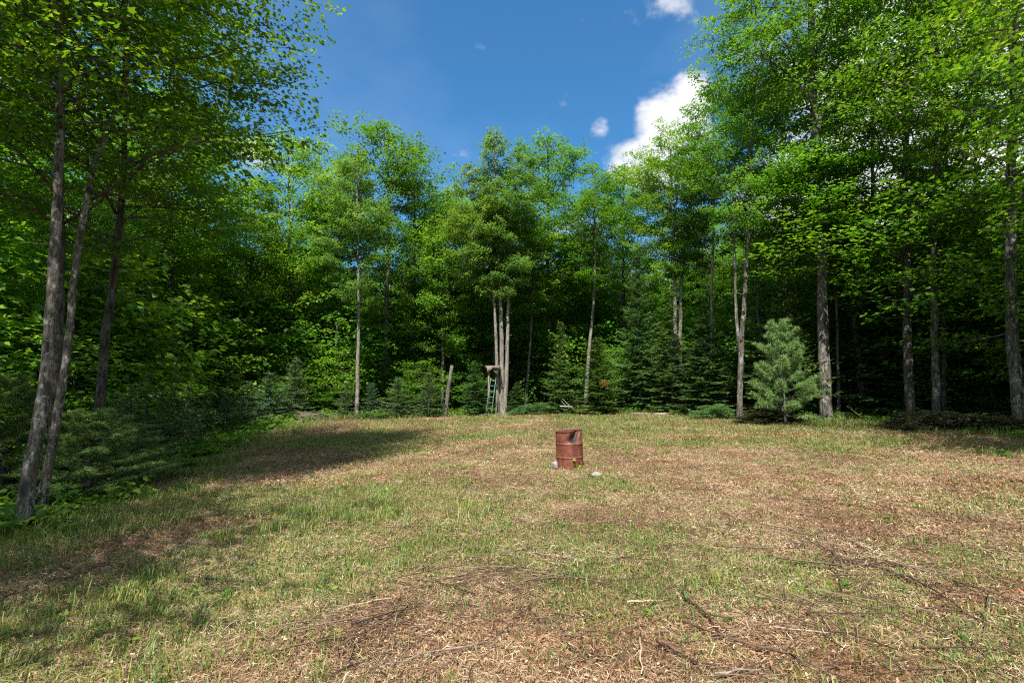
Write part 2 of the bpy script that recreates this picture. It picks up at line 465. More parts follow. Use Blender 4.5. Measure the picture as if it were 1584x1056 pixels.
PROTO = bpy.data.collections.new('prototypes')     # sources of the uncountable scatter
def scatter(name, meshes, P, rot, scl, label, kind='stuff'):
    """one uncountable object: the meshes set on many points"""
    c = bpy.data.collections.new(name + '_pieces')
    for i, me in enumerate(meshes):
        c.objects.link(bpy.data.objects.new('%s_piece_%02d' % (name, i), me))
    me = bpy.data.meshes.new(name); n = len(P)
    me.vertices.add(n); me.vertices.foreach_set('co', np.asarray(P, np.float32).ravel())
    for nm, ty, arr, key in (('srot', 'FLOAT_VECTOR', rot, 'vector'), ('sscl', 'FLOAT_VECTOR', scl, 'vector'), ('sidx', 'INT', rng.integers(0, len(meshes), n), 'value')):
        a = me.attributes.new(nm, ty, 'POINT'); a.data.foreach_set(key, np.asarray(arr, np.int32 if ty == 'INT' else np.float32).ravel())
    o = obj(name, me); tag(o, label, None, None, kind)
    ng = bpy.data.node_groups.new(name, 'GeometryNodeTree')
    ng.interface.new_socket('Geometry', in_out='INPUT', socket_type='NodeSocketGeometry')
    ng.interface.new_socket('Geometry', in_out='OUTPUT', socket_type='NodeSocketGeometry')
    gi, go = ng.nodes.new('NodeGroupInput'), ng.nodes.new('NodeGroupOutput')
    ci = ng.nodes.new('GeometryNodeCollectionInfo'); ci.inputs['Collection'].default_value = c
    ci.inputs['Separate Children'].default_value = True; ci.inputs['Reset Children'].default_value = True
    ip = ng.nodes.new('GeometryNodeInstanceOnPoints'); ip.inputs['Pick Instance'].default_value = True
    def na(nm, ty):
        a = ng.nodes.new('GeometryNodeInputNamedAttribute'); a.data_type = ty; a.inputs['Name'].default_value = nm; return a.outputs[0]
    ng.links.new(gi.outputs[0], ip.inputs['Points']); ng.links.new(ci.outputs[0], ip.inputs['Instance'])
    ng.links.new(na('sidx', 'INT'), ip.inputs['Instance Index'])
    e2r = ng.nodes.new('FunctionNodeEulerToRotation'); ng.links.new(na('srot', 'FLOAT_VECTOR'), e2r.inputs[0])
    ng.links.new(e2r.outputs[0], ip.inputs['Rotation']); ng.links.new(na('sscl', 'FLOAT_VECTOR'), ip.inputs['Scale'])
    ng.links.new(ip.outputs[0], go.inputs[0])
    md = o.modifiers.new('scatter', 'NODES'); md.node_group = ng
    return o

# ------------------------------------------------------------------ ground
def spaced(lo, hi, fine_lo, fine_hi, step, grow=1.12):
    a = list(np.arange(fine_lo, fine_hi + 1e-6, step))
    s = step
    while a[-1] < hi: s = min(s * grow, 30); a.append(a[-1] + s)
    s = step
    while a[0] > lo: s = min(s * grow, 30); a.insert(0, a[0] - s)
    return np.array(a)
RED = [(5.2, 9.2, 1.8, .5), (9.5, 8.6, 1.8, .8), (4.6, 6.2, 1.2, .4), (1.4, 3.6, .8, .4), (6.8, 5.0, 1.4, .5), (6.0, 7.6, 1.6, .8), (8.2, 6.6, 1.6, .9), (7.4, 8.6, 1.2, .5), (-4.1, 7.6, .9, .35), (3.8, 11.6, .5, .35), (9.8, 12.6, .9, .35), (-1.1, 3.9, .45, .35), (3.2, 5.6, .7, .3),
       (-5.6, 6.6, 1.0, .3), (4.2, 4.0, .9, .3), (0.3, 17, 2.5, .8), (7, 17, 3.5, .8), (-3, 12.5, 1.6, .5)]
def masks(x, y):
    f1 = fbm(x, y * .8, 2.4, 4, 1); f2 = fbm(x, y, 7.0, 3, 9)
    g = .62 * f1 + .38 * f2
    g = g + .16 * np.exp(-(((x + 3.6) / 2.6) ** 2 + ((y - 6.5) / 4.5) ** 2)) - .10 * ss(1.2, 5, x) * (1 - ss(8, 14, y)) + .04 * ss(13, 22, y) - .05 * ss(2.5, 5.5, x) * (1 - ss(11, 15, y))
    g = g - .16 * np.exp(-(((x + .2) / 2.3) ** 2 + ((y - 3.4) / 1.2) ** 2)) - .1 * np.exp(-(((x + 5.6) / 1.6) ** 2 + ((y - 6.2) / .8) ** 2))
    sd = lawn_sd(x, y)
    green = np.clip(ss(.41, .64, g) + ss(1.8, .2, sd) * .7, 0, 1)
    red = np.zeros_like(green)
    for (cx, cy, rx, ry) in RED:
        red = np.maximum(red, ss(1.5, .3, np.hypot((x - cx) / rx, (y - cy) / ry) + .9 * (fbm(x, y, .9, 3, 4) - .5)))
    red = np.maximum(red, .55 * ss(.60, .72, fbm(x, y * 1.5, 3.0, 4, 12)))
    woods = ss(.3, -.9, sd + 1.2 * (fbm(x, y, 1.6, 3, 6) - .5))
    return green * (1 - .75 * red), red, woods

xs = spaced(-420, 420, -9, 9, .11, 1.05); ys = spaced(-60, 700, 1.6, 14, .11, 1.035)
GX, GY = np.meshgrid(xs, ys)
GZ = height(GX, GY)
far = np.maximum(ss(70, 300, np.hypot(GX, GY)), 0)
GZ = GZ + far * 3.0
mb = MB()
nx, ny = len(xs), len(ys)
i = (np.arange(ny - 1)[:, None] * nx + np.arange(nx - 1)[None, :]).ravel()
mb.add(np.stack([GX, GY, GZ], -1).reshape(-1, 3), np.stack([i, i + 1, i + nx + 1, i + nx], -1), 0)
me = mb.mesh('ground', M['ground'], True)
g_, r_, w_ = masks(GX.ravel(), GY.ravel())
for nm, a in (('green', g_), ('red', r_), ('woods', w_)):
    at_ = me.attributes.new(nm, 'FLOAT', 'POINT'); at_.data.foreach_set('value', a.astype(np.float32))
tag(obj('ground', me), 'sunlit clearing of dry straw, brown mulch and thin grass', None, None, 'structure')

# ------------------------------------------------------------------ broadleaf crowns
def crown_proto(name, seed, H, Rr, limbs_n, tmpl, lsize, per, mat, prof='oval', flat=.34, spread=.33, gap=.0, up=(15, 62), sub=7, low_open=0.0):
    """limbs mesh + leaf mesh round a vertical leader from z=0 to H"""
    r = np.random.default_rng(seed)
    lm, fm = MB(), MB()
    C, Dv, Sz = [], [], []
    for k in range(limbs_n):
        t = (k + r.random() * .8) / limbs_n
        az = k * 2.399 + r.normal(0, .35)
        if prof == 'oval': pr = math.sin(PI * min(1, (t * .86 + .12))) ** .65
        elif prof == 'high': pr = math.sin(PI * min(1, (t * .80 + .18))) ** .8
        elif prof == 'narrow': pr = (1 - t) ** .55 * (.55 + .45 * min(1, t * 5))
        else: pr = 1 - t * .6
        Lb = Rr * pr * r.uniform(.62, 1.16)
        if r.random() < gap: continue
        el = R(up[0] + (up[1] - up[0]) * t + r.normal(0, 9))
        z0 = t * H * .94
        n = 6
        s = np.linspace(0, 1, n)
        cur = np.cumsum(np.stack([np.cos(el * (1 - .75 * s)), np.sin(el * (1 - .75 * s))], -1), 0); cur -= cur[0]; cur *= Lb / (cur[-1, 0] + 1e-6)
        if cur[-1, 1] > Lb * 1.6: cur[:, 1] *= Lb * 1.6 / cur[-1, 1]
        azs = az + np.cumsum(r.normal(0, .10, n))
        P = np.stack([cur[:, 0] * np.cos(azs), cur[:, 0] * np.sin(azs), z0 + cur[:, 1]], -1)
        rb = .009 + .009 * Lb * (1 - .4 * t)
        tube(lm, P, rb * (1 - .85 * s) + .004, 5)
        ns = max(3, int(sub * Lb / Rr + 2))
        for q in range(ns):
            u = .25 + .75 * (q + r.random()) / ns
            ii = min(n - 2, int(u * (n - 1))); fr = u * (n - 1) - ii
            p0 = P[ii] * (1 - fr) + P[ii + 1] * fr
            sd = (1 if q % 2 else -1) * R(r.uniform(28, 70)) if q < ns - 1 else 0
            a2 = azs[ii] + sd
            L2 = Lb * r.uniform(.20, .42) * (1.15 - .45 * u) + .25
            e2 = R(r.uniform(-4, 26) + 20 * t)
            d = np.array([math.cos(a2) * math.cos(e2), math.sin(a2) * math.cos(e2), math.sin(e2)])
            p1 = p0 + d * L2 * .5 + np.array([0, 0, .03]); p2 = p0 + d * L2
            tube(lm, [p0, p1, p2], [rb * .38 * (1.1 - u), rb * .2, .003], 4, cap=False)
            for w in (.45, 1.0) if L2 > .6 else (1.0,):
                C.append(p0 + d * L2 * w); Dv.append(d); Sz.append(.55 + .45 * min(1, L2))
    # leaves along the leader's tip
    for q in range(6):
        C.append(np.array([r.normal(0, .15), r.normal(0, .15), H * (.9 + .02 * q)])); Dv.append(np.array([r.normal(), r.normal(), .6])); Sz.append(.6)
    C, Dv, Sz = np.array(C), unit(np.array(Dv)), np.array(Sz)
    n = len(C); cnt = np.maximum(4, (per * Sz * r.uniform(.5, 1.3, n)).astype(int))
    idx = np.repeat(np.arange(n), cnt); N = len(idx)
    off = unit(r.normal(0, 1, (N, 3))) * r.random((N, 1)) ** .45 * 1.75 * np.array([spread, spread, spread * flat * 1.15]) * Sz[idx, None]
    tilt = r.normal(0, .35, (n, 2))
    off[:, 2] += (off[:, 0] * tilt[idx, 0] + off[:, 1] * tilt[idx, 1]) - .22 * (off[:, 0] ** 2 + off[:, 1] ** 2)
    pos = C[idx] + off
    nrm = np.stack([r.normal(0, .42, N), r.normal(0, .42, N), np.ones(N)], -1) + .25 * Dv[idx] * np.array([1, 1, 0])
    outw = off * np.array([1, 1, 0]) + Dv[idx] * .35 + r.normal(0, .22, (N, 3)); outw[:, 2] -= .25
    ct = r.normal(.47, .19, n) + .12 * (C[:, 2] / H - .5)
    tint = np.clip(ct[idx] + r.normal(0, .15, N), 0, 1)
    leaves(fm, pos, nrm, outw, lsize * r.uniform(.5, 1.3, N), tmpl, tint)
    return dict(H=H, R=Rr, limbs=lm.mesh(name + '_limbs', M['limb']), crown=fm.mesh(name + '_crown', mat))

CR = {}
CR['maple'] = [crown_proto('maple_a', 11, 13, 3.6, 50, T_QUAD, .150, 50, M['maple'], 'oval', up=(32, 68)),
               crown_proto('maple_b', 12, 13, 3.4, 50, T_QUAD, .150, 44, M['maple'], 'high', gap=.08, up=(30, 68)),
               crown_proto('maple_c', 13, 13, 3.1, 56, T_QUAD, .150, 48, M['maple'], 'oval', up=(38, 72)),
               crown_proto('maple_d', 14, 13, 3.9, 48, T_QUAD, .155, 46, M['maple'], 'high', gap=.05, up=(34, 66))]
CR['maple'] += [crown_proto('maple_open_a', 15, 13, 3.7, 44, T_QUAD, .150, 36, M['maple'], 'high', gap=.22, up=(30, 66), spread=.30),
                crown_proto('maple_open_b', 16, 13, 3.5, 46, T_QUAD, .145, 34, M['maple'], 'oval', gap=.26, up=(28, 70), spread=.30)]
CR['aspen'] = [crown_proto('aspen_a', 21, 13, 2.4, 56, T_QUAD, .150, 62, M['aspen'], 'narrow', flat=.5, up=(30, 65), spread=.29),
               crown_proto('aspen_b', 22, 13, 2.7, 50, T_QUAD, .150, 62, M['aspen'], 'high', flat=.5, up=(30, 65), gap=.12, spread=.29)]
CR['near'] = [crown_proto('near_a', 31, 11, 4.4, 44, T_MAPLE, .098, 34, M['maple_near'], 'oval', flat=.22, up=(22, 58), sub=9, spread=.34),
              crown_proto('near_b', 32, 11, 4.0, 42, T_MAPLE, .098, 34, M['maple_near'], 'high', flat=.22, up=(24, 60), sub=9, spread=.34)]
CR['sapling'] = [crown_proto('sapling_a', 41, 4, 1.7, 22, T_QUAD, .15, 22, M['maple'], 'oval', flat=.2, up=(5, 45), sub=5, spread=.34),
                 crown_proto('sapling_b', 42, 4, 1.9, 20, T_QUAD, .15, 22, M['maple'], 'low', flat=.18, up=(0, 35), sub=5, spread=.34)]

CR['near_low'] = [crown_proto('near_low_a', 45, 4, 2.6, 13, T_MAPLE, .10, 26, M['maple_near'], 'low', flat=.14, up=(-6, 20), sub=8, spread=.36),
                  crown_proto('near_low_b', 46, 4, 2.4, 11, T_MAPLE, .10, 26, M['maple_near'], 'oval', flat=.14, up=(-6, 25), sub=8, spread=.36)]
# ------------------------------------------------------------------ conifers
def fir_proto(name, seed, H, Rr, mat, whorl=.30, per=6, droop=-.12, dens=1.0, bare=0.04, needle=.045, wide=.02, gap=.0):
    r = np.random.default_rng(seed)
    lm, fm = MB(), MB()
    z = H * bare
    NP, ND, NN, NT = [], [], [], []
    while z < H * .97:
        t = z / H
        Lw = Rr * (1 - t) ** .82 + .10
        nb = per if t < .85 else per - 2
        a0 = r.random() * 6.28
        for b in range(nb):
            if r.random() < gap: continue
            az = a0 + b * 6.283 / nb + r.normal(0, .16)
            Lb = Lw * r.uniform(.5, 1.2)
            el = R(-4 + 48 * t ** 1.5 + r.normal(0, 10)); droop_ = droop * r.uniform(-.3, 2.0); zb = z + r.normal(0, whorl * .22)
            n = 5; s = np.linspace(0, 1, n)
            rad = Lb * s * math.cos(el)
            zz = zb + Lb * s * math.sin(el) + droop_ * Lb * np.sin(s * PI * .75) + .10 * Lb * s ** 3
            P = np.stack([rad * math.cos(az), rad * math.sin(az), zz], -1)
            tube(lm, P, (.006 + .010 * Lb) * (1 - .8 * s) + .002, 4, cap=False)
            m = max(4, int(Lb / .10 * dens))
            u = (np.arange(m) + r.random(m)) / m * .92 + .08
            ii = np.minimum(n - 2, (u * (n - 1)).astype(int)); fr = (u * (n - 1) - ii)[:, None]
            p0 = P[ii] * (1 - fr) + P[ii + 1] * fr
            side = np.where(np.arange(m) % 2, 1, -1) * R(58) * r.uniform(.7, 1.15, m) * (u < .97)
            aa = az + side
            L2 = (.10 + .34 * Lb * (1.05 - u)) * r.uniform(.7, 1.2, m)
            d = np.stack([np.cos(aa), np.sin(aa), r.normal(-.10, .14, m)], -1)
            cnt = np.maximum(3, (L2 / .05).astype(int))
            ix = np.repeat(np.arange(m), cnt)
            k = np.concatenate([(np.arange(c) + .3) / c for c in cnt])
            q = p0[ix] + d[ix] * (L2[ix] * k)[:, None]
            sg = np.where(np.arange(len(ix)) % 2, 1., -1.)
            perp = np.stack([-d[ix, 1], d[ix, 0], np.zeros(len(ix))], -1) * sg[:, None]
            NP.append(q); ND.append(unit(d[ix] * .8 + perp * .85 + r.normal(0, .18, (len(ix), 3)))); NN.append(np.stack([r.normal(0, .3, len(ix)), r.normal(0, .3, len(ix)), np.ones(len(ix))], -1))
            NT.append(np.clip(.35 + .35 * u[ix] + r.normal(0, .13, len(ix)) + r.normal(0, .08), 0, 1))
        z += whorl * (1 - .45 * t) * r.uniform(.8, 1.2)
    NP, ND, NN, NT = map(np.concatenate, (NP, ND, NN, NT))
    T = np.array([(-wide / needle * .5, 0, 0), (wide / needle * .5, 0, 0), (0, 1, 0)]) * np.array([1, 1, 1])
    leaves(fm, NP, NN, ND, needle * 2 * r.uniform(.7, 1.3, len(NP)), T, NT)
    tr = MB(); zt = np.linspace(-.15, H, 9)
    tube(tr, np.stack([r.normal(0, .01, 9) * zt, r.normal(0, .01, 9) * zt, zt], -1), .010 * H * (1 - zt / H) ** .8 + .008, 8, rough=.03)
    return dict(H=H, R=Rr, trunk=tr.mesh(name + '_trunk', M['bark_fir'], True), limbs=lm.mesh(name + '_limbs', M['limb']), crown=fm.mesh(name + '_crown', mat))

def pine_proto(name, seed, H, Rr, mat, needle=.16, dens=1.0, bare=.1):
    r = np.random.default_rng(seed)
    lm, fm = MB(), MB(); TP, TD = [], []
    z = H * bare
    while z < H * .96:
        t = z / H; Lw = Rr * (1 - t) ** .55 * (1 if t > .25 else .7 + 1.2 * t) + .12
        nb = 6; a0 = r.random() * 6.28
        for b in range(nb):
            az = a0 + b * 6.283 / nb + r.normal(0, .2); Lb = Lw * r.uniform(.5, 1.2); el = R(14 + 44 * t + r.normal(0, 13))
            s = np.linspace(0, 1, 5)
            P = np.stack([Lb * s * math.cos(az) * math.cos(el), Lb * s * math.sin(az) * math.cos(el), z + Lb * s * math.sin(el) + .12 * Lb * s ** 2], -1)
            tube(lm, P, (.006 + .010 * Lb) * (1 - .8 * s) + .003, 4, cap=False)
            m = max(3, int(Lb / .13 * dens))
            for q in range(m):
                u = .28 + .72 * (q + 1) / m; ii = min(3, int(u * 4)); fr = u * 4 - ii
                p0 = P[ii] * (1 - fr) + P[ii + 1] * fr
                sgn = 0 if q == m - 1 else (1 if q % 2 else -1)
                a2 = az + sgn * R(r.uniform(30, 60)); L2 = (.08 + .30 * Lb * (1.1 - u)) * (1 if sgn else .3) * r.uniform(.7, 1.2)
                d = np.array([math.cos(a2) * .9, math.sin(a2) * .9, r.uniform(.15, .5)])
                tube(lm, [p0, p0 + d * L2], [.005, .003], 3, cap=False)
                for w in np.arange(.35, 1.01, .33): TP.append(p0 + d * L2 * w); TD.append(d)
        z += .30 * (1 - .3 * t) * r.uniform(.6, 1.3)
    for w in range(4): TP.append(np.array([0, 0, H * (.94 + .015 * w)])); TD.append(np.array([0, 0, 1.]))
    TP, TD = np.array(TP), np.array(TD); K = 22
    ix = np.repeat(np.arange(len(TP)), K)
    d = unit(TD[ix] * .75 + r.normal(0, .62, (len(ix), 3)))
    T = np.array([(-.06, 0, 0), (.06, 0, 0), (0, 1, 0)])
    tt = np.repeat(r.normal(.5, .14, len(TP)), K)
    leaves(fm, TP[ix] + r.normal(0, .012, (len(ix), 3)), r.normal(0, 1, (len(ix), 3)), d, needle * r.uniform(.7, 1.2, len(ix)), T, np.clip(tt + r.normal(0, .12, len(ix)), 0, 1))
    tr = MB(); zt = np.linspace(-.15, H, 9)
    tube(tr, np.stack([r.normal(0, .01, 9) * zt, r.normal(0, .01, 9) * zt, zt], -1), .013 * H * (1 - zt / H) ** .8 + .008, 8, rough=.03)
    return dict(H=H, R=Rr, trunk=tr.mesh(name + '_trunk', M['bark_fir'], True), limbs=lm.mesh(name + '_limbs', M['limb']), crown=fm.mesh(name + '_crown', mat))

CO = {}
CO['fir'] = [fir_proto('fir_a', 51, 10, 2.1, M['fir'], .32, 7, -.10, 1.15, .03, .055, .045), fir_proto('fir_b', 52, 10, 1.8, M['fir'], .36, 6, -.14, 1.15, .05, .055, .045, gap=.1)]
CO['spruce'] = [fir_proto('spruce_a', 53, 4, 1.35, M['spruce'], .20, 7, -.02, 1.25, .02, .034, .026), fir_proto('spruce_b', 54, 4, 1.1, M['spruce'], .22, 6, .0, 1.2, .03, .034, .026)]
CO['lacy'] = [fir_proto('lacy', 55, 4, 1.2, M['lacy'], .22, 6, -.02, 1.1, .18, .038, .020, gap=.12)]
CO['pine'] = [pine_proto('pine_a', 56, 4.6, 1.6, M['pine'])]

# ------------------------------------------------------------------ tree assembly
def trunk_mesh(pts, r0, r1, mat, sides=12, flare=1.28):
    pts = np.asarray(pts, float)
    s = np.concatenate([[0], np.cumsum(np.linalg.norm(np.diff(pts, axis=0), axis=1))])
    n = max(8, int(s[-1] / (.22 if sides > 9 else .55))); u = np.linspace(0, s[-1], n)
    u[1] = min(u[1], .25)
    P = np.stack([np.interp(u, s, pts[:, i]) for i in range(3)], -1)
    for _ in range(2): P[1:-1] = (P[:-2] + 2 * P[1:-1] + P[2:]) / 4
    w = np.clip(u, 0, 1)[:, None]
    P[:, :2] += np.cumsum(rng.normal(0, .012, (n, 2)), 0) * w * .6
    rad = r0 + (r1 - r0) * (u / s[-1]) ** .9
    rad = rad * (1 + (flare - 1) * np.exp(-u / .28))
    mb = MB()
    if sides > 9:
        sides = 20; k0 = len(mb.V); tube(mb, P, rad, sides)
        a = np.arange(sides) * 2 * PI / sides; A_, U_ = np.meshgrid(a, u)
        q0 = rng.uniform(0, 40)
        bump_ = .16 * (fbm(A_ * 2.2 + q0, U_ * 1.1, 1.0, 4, 3) - .5) + .10 * (fbm(A_ * 5 + q0, U_ * 3.2, 1.0, 3, 5) - .5) + .30 * np.exp(-U_ / .22) * np.maximum(np.sin(A_ * 2.5 + q0), 0)
        Vv = mb.V[0].reshape(n, sides, 3); Vv += (Vv - P[:, None, :]) * bump_[..., None]
        for _ in range(int(rng.integers(2, 6))):          # dead stubs and knots
            j = int(rng.integers(n // 12 + 2, max(n // 12 + 3, int(n * .6)))); az = rng.uniform(0, 6.28); L_ = rng.uniform(.06, .45)
            d_ = np.array([math.cos(az), math.sin(az), rng.uniform(.0, .5)])
            tube(mb, [P[j], P[j] + d_ * (rad[j] + L_ * .5), P[j] + d_ * (rad[j] + L_)], [rad[j] * .30, rad[j] * .14, .006], 6, rough=.08)
    else: tube(mb, P, rad, sides, rough=.035)
    return mb.mesh('trunk', mat, True), P

def tree(name, label, cat, stems, crowns, mat='bark_maple', group=None, Y=None):
    """stems: list of (points, r0, r1); crowns: list of (kind, variant, base xyz, top xyz, radius, spin)"""
    b = Vector(stems[0][0][0])
    base = Vector((b.x, b.y, hz(b.x, b.y)))
    t = thing(name, label, cat, base, group)
    for (pts, r0, r1) in stems:
        pts = [Vector(p) - base for p in pts]
        me, _ = trunk_mesh(pts, r0, r1, M[mat])
        obj('trunk', me, t)
    for (kind, v, b0, t0, rad, spin) in crowns:
        pr = CR[kind][v]
        b0, t0 = Vector(b0) - base, Vector(t0) - base
        ax = t0 - b0; L = ax.length
        q = ax.to_track_quat('Z', 'Y') @ Quaternion((0, 0, 1), spin)
        sc = (rad / pr['R'], rad / pr['R'], L / pr['H'])
        for nm in ('limbs', 'crown'):
            o = obj(nm, pr[nm], t, b0, q.to_euler(), sc)
            if nm == 'limbs': o['kind'] = 'stuff'
            if nm == 'crown': o['kind'] = 'stuff'
    return t

def photo_tree(name, label, cat, Y, path, topy, wpx, crown_py, rad, kind='maple', v=0, spin=None, mat='bark_maple', group=None, dz=.2, topdx=0, skirt=None):
    if Y >= 31: Y += 2.2; crown_py += 25; rad *= 1.22
    """path: photo points of the trunk, foot first; it stands Y metres into the scene"""
    W = [at(px, py, Y + .15 * j) for j, (px, py) in enumerate(path)]
    g = hz(W[0].x, W[0].y)
    W[0].z = min(W[0].z, g) - dz
    if W[0].z < g - .6: W[0].z = g - .4
    last = path[-1]
    top = at(last[0] + topdx + (0 if last[1] <= topy else 0), topy, Y + .4)
    if top.z > W[-1].z: pts = W + [top]
    else: pts = W
    cb = None
    for a, b in zip(pts[:-1], pts[1:]):
        zc = at(792, crown_py, Y).z
        if a.z <= zc <= b.z: cb = a.lerp(b, (zc - a.z) / (b.z - a.z + 1e-6))
    if cb is None: cb = pts[-2]
    if skirt is None: skirt = 3.0 if mat == 'bark_dark' and Y > 15 else 0
    cr_ = [(kind, v, cb, top, rad, spin if spin is not None else random.random() * 6.28)]
    if skirt:
        z1 = cb.z - .2; z0_ = max(z1 - skirt, hz(cb.x, cb.y) + 1.2)
        p0 = p1 = None
        for a, b in zip(pts[:-1], pts[1:]):
            if a.z <= z0_ <= b.z: p0 = a.lerp(b, (z0_ - a.z) / (b.z - a.z + 1e-6))
        if p0 is not None: cr_.append(('near_low' if kind == 'near' else 'sapling', random.randrange(2), p0, cb + Vector((0, 0, .8)), rad * .72, random.random() * 6.28))
    r0 = .80 * wpx / FPX * Y / 2
    return tree(name, label, cat, [(pts, r0, r0 * .22)], cr_, mat, group)

front = []
def PT(*a, **k):
    o = photo_tree(*a, **k); front.append((o.location.x, o.location.y)); return o

# -- left foreground group
PT('maple_tree', 'leaning maple with mossy grey trunk, nearest the camera at the left edge', 'tree', 7.9,
   [(34, 812), (58, 680), (76, 560), (90, 350), (95, 130)], -480, 25, 190, 4.3, 'near', 0, .4, 'bark_maple')
PT('maple_tree', 'crooked maple with two bends in its thin trunk, just behind the nearest leaning maple', 'tree', 8.9,
   [(62, 785), (84, 660), (108, 540), (126, 400), (150, 270), (205, 135)], -380, 16, 320, 3.7, 'near', 1, 1.9, 'bark_maple', topdx=30)
PT('maple_tree', 'dark straight maple half hidden between the leaning and the crooked maple', 'tree', 9.6,
   [(68, 775), (88, 600), (97, 450), (100, 300)], -260, 14, 370, 3.3, 'near', 1, 3.1, 'bark_dark')
PT('maple_tree', 'dark maple right of the crooked one, its lit foot standing in black undergrowth', 'tree', 11.5,
   [(143, 700), (158, 560), (176, 420), (190, 280), (193, 180)], -90, 20, 400, 4.2, 'near', 0, 4.4, 'bark_dark')
# trees outside the left edge whose shade falls across the grass
for (x, y, h, rr, v, sp) in ((-11.8, 2.9, 14, 3.8, 0, 1.0), (-8.4, 0.0, 13, 3.9, 1, 2.2)):
    z = hz(x, y)
    tree('maple_tree', 'maple just outside the left edge of the view', 'tree', [([(x, y, z - .2), (x + .1, y, z + 5), (x + .3, y + .2, z + h)], .17, .04)],
         [('near', v, (x + .1, y, z + 3.4), (x + .3, y + .2, z + h), rr, sp)], 'bark_maple', 'maples just outside the left edge of the view')
    front.append((x, y))

# -- left middle
PT('maple_tree', 'tall maple above the blue green spruces, grey lower trunk slanting left as it rises', 'tree', 33,
   [(462, 640), (456, 560), (450, 480), (446, 400)], 206, 9, 520, 3.7, 'maple', 0)
PT('maple_tree', 'slim bent tree with a kinked grey trunk, beside the blue green spruces on their right', 'tree', 31.5,
   [(519, 645), (516, 600), (522, 560), (520, 530), (524, 480)], 300, 7.5, 430, 2.2, 'maple', 2)
PT('aspen_tree', 'straight slender tree with clean pale grey trunk right of the kinked one', 'tree', 29.5,
   [(551, 645), (553, 560), (554, 480), (553, 380)], 225, 8.5, 480, 2.2, 'aspen', 1, mat='bark_pale')
PT('maple_tree', 'broad tall maple with the highest crown of the back row, thick dark trunk', 'tree', 33,
   [(592, 640), (596, 540), (598, 450), (600, 380)], 190, 13, 490, 3.9, 'maple', 3)
PT('maple_tree', 'rounded maple filling the crown gap right of the highest crown of the back row', 'tree', 35,
   [(641, 635), (640, 540), (642, 450)], 235, 7, 480, 3.1, 'maple', 1, mat='bark_dark')
PT('maple_tree', 'maple between two taller crowns, behind the leaning cut pole', 'tree', 38,
   [(700, 632), (702, 540), (704, 450)], 300, 7, 470, 3.2, 'maple', 2, mat='bark_dark')
PT('maple_tree', 'yellow green maple left of the slanting trunk, ending the back row', 'tree', 32,
   [(392, 645), (388, 560), (384, 480)], 272, 7, 520, 3.2, 'maple', 3, mat='bark_maple')
PT('maple_tree', 'maple with a forked pale trunk behind the lacy saplings on the left', 'tree', 29,
   [(300, 670), (300, 600), (297, 500), (304, 420)], 215, 9, 470, 3.4, 'maple', 1, mat='bark_pale')
PT('maple_tree', 'dark maple behind the left maples, thin trunk among lacy saplings', 'tree', 25,
   [(262, 690), (266, 560), (264, 460)], 150, 9, 420, 3.4, 'maple', 0, mat='bark_dark')
# -- three stemmed tree beside the ladder stand
Y = 31.5
b_ = at(772, 634, Y)
def pl(*p): return [at(px, py, Y) for px, py in p]
tree('aspen_tree', 'three stemmed pale grey tree beside the green ladder stand', 'tree',
     [(pl((776, 642), (776, 560), (773, 480), (769, 380), (764, 215)), .17, .04),
      (pl((770, 642), (768, 560), (764, 480), (755, 380), (725, 270)), .13, .04),
      (pl((781, 642), (784, 560), (785, 480), (788, 380), (800, 245)), .15, .04)],
     [('aspen', 0, at(768, 470, Y), at(764, 196, Y), 2.1, .3), ('aspen', 1, at(757, 450, Y), at(718, 255, Y), 2.1, 2.0), ('aspen', 1, at(787, 450, Y), at(804, 228, Y), 2.2, 4.0)], 'bark_pale')
front.append((b_.x, b_.y))
PT('maple_tree', 'maple with a slim grey foot a few steps right of the three stemmed tree', 'tree', 33,
   [(812, 634), (816, 580), (820, 520), (824, 430)], 330, 6.5, 470, 2.4, 'maple', 2)
PT('maple_tree', 'pointed bright green maple rising right of the three stemmed tree', 'tree', 35.5,
   [(852, 632), (850, 520), (848, 420)], 212, 9, 540, 3.1, 'maple', 2, mat='bark_dark')
PT('maple_tree', 'maple with one long pale bare trunk leaning right over the firs', 'tree', 32,
   [(905, 640), (911, 540), (918, 470), (920, 410)], 258, 8, 430, 2.7, 'maple', 1, mat='bark_pale')
PT('maple_tree', 'maple in the back row behind and right of the pale leaning trunk', 'tree', 37,
   [(968, 632), (966, 520), (965, 430)], 254, 8, 520, 3.3, 'maple', 3, mat='bark_dark')
Y = 30.5
tree('maple_tree', 'twin stemmed maple with pale upper trunks behind the tall fir', 'tree',
     [(pl((1044, 640), (1044, 540), (1043, 450), (1040, 380), (1036, 230)), .16, .04), (pl((1052, 640), (1054, 520), (1056, 440), (1066, 360), (1072, 260)), .14, .04)],
     [('maple', 0, at(1040, 440, Y), at(1034, 200, Y), 2.6, 1.1), ('maple', 2, at(1060, 440, Y), at(1078, 222, Y), 2.2, 3.1)], 'bark_pale')
front.append((at(1044, 640, Y).x, Y))
PT('maple_tree', 'maple with a narrow whitish trunk left of the two stemmed edge maple', 'tree', 28,
   [(1098, 645), (1100, 540), (1100, 440), (1103, 340)], 130, 7, 400, 2.7, 'maple', 1, mat='bark_pale')
Y = 23
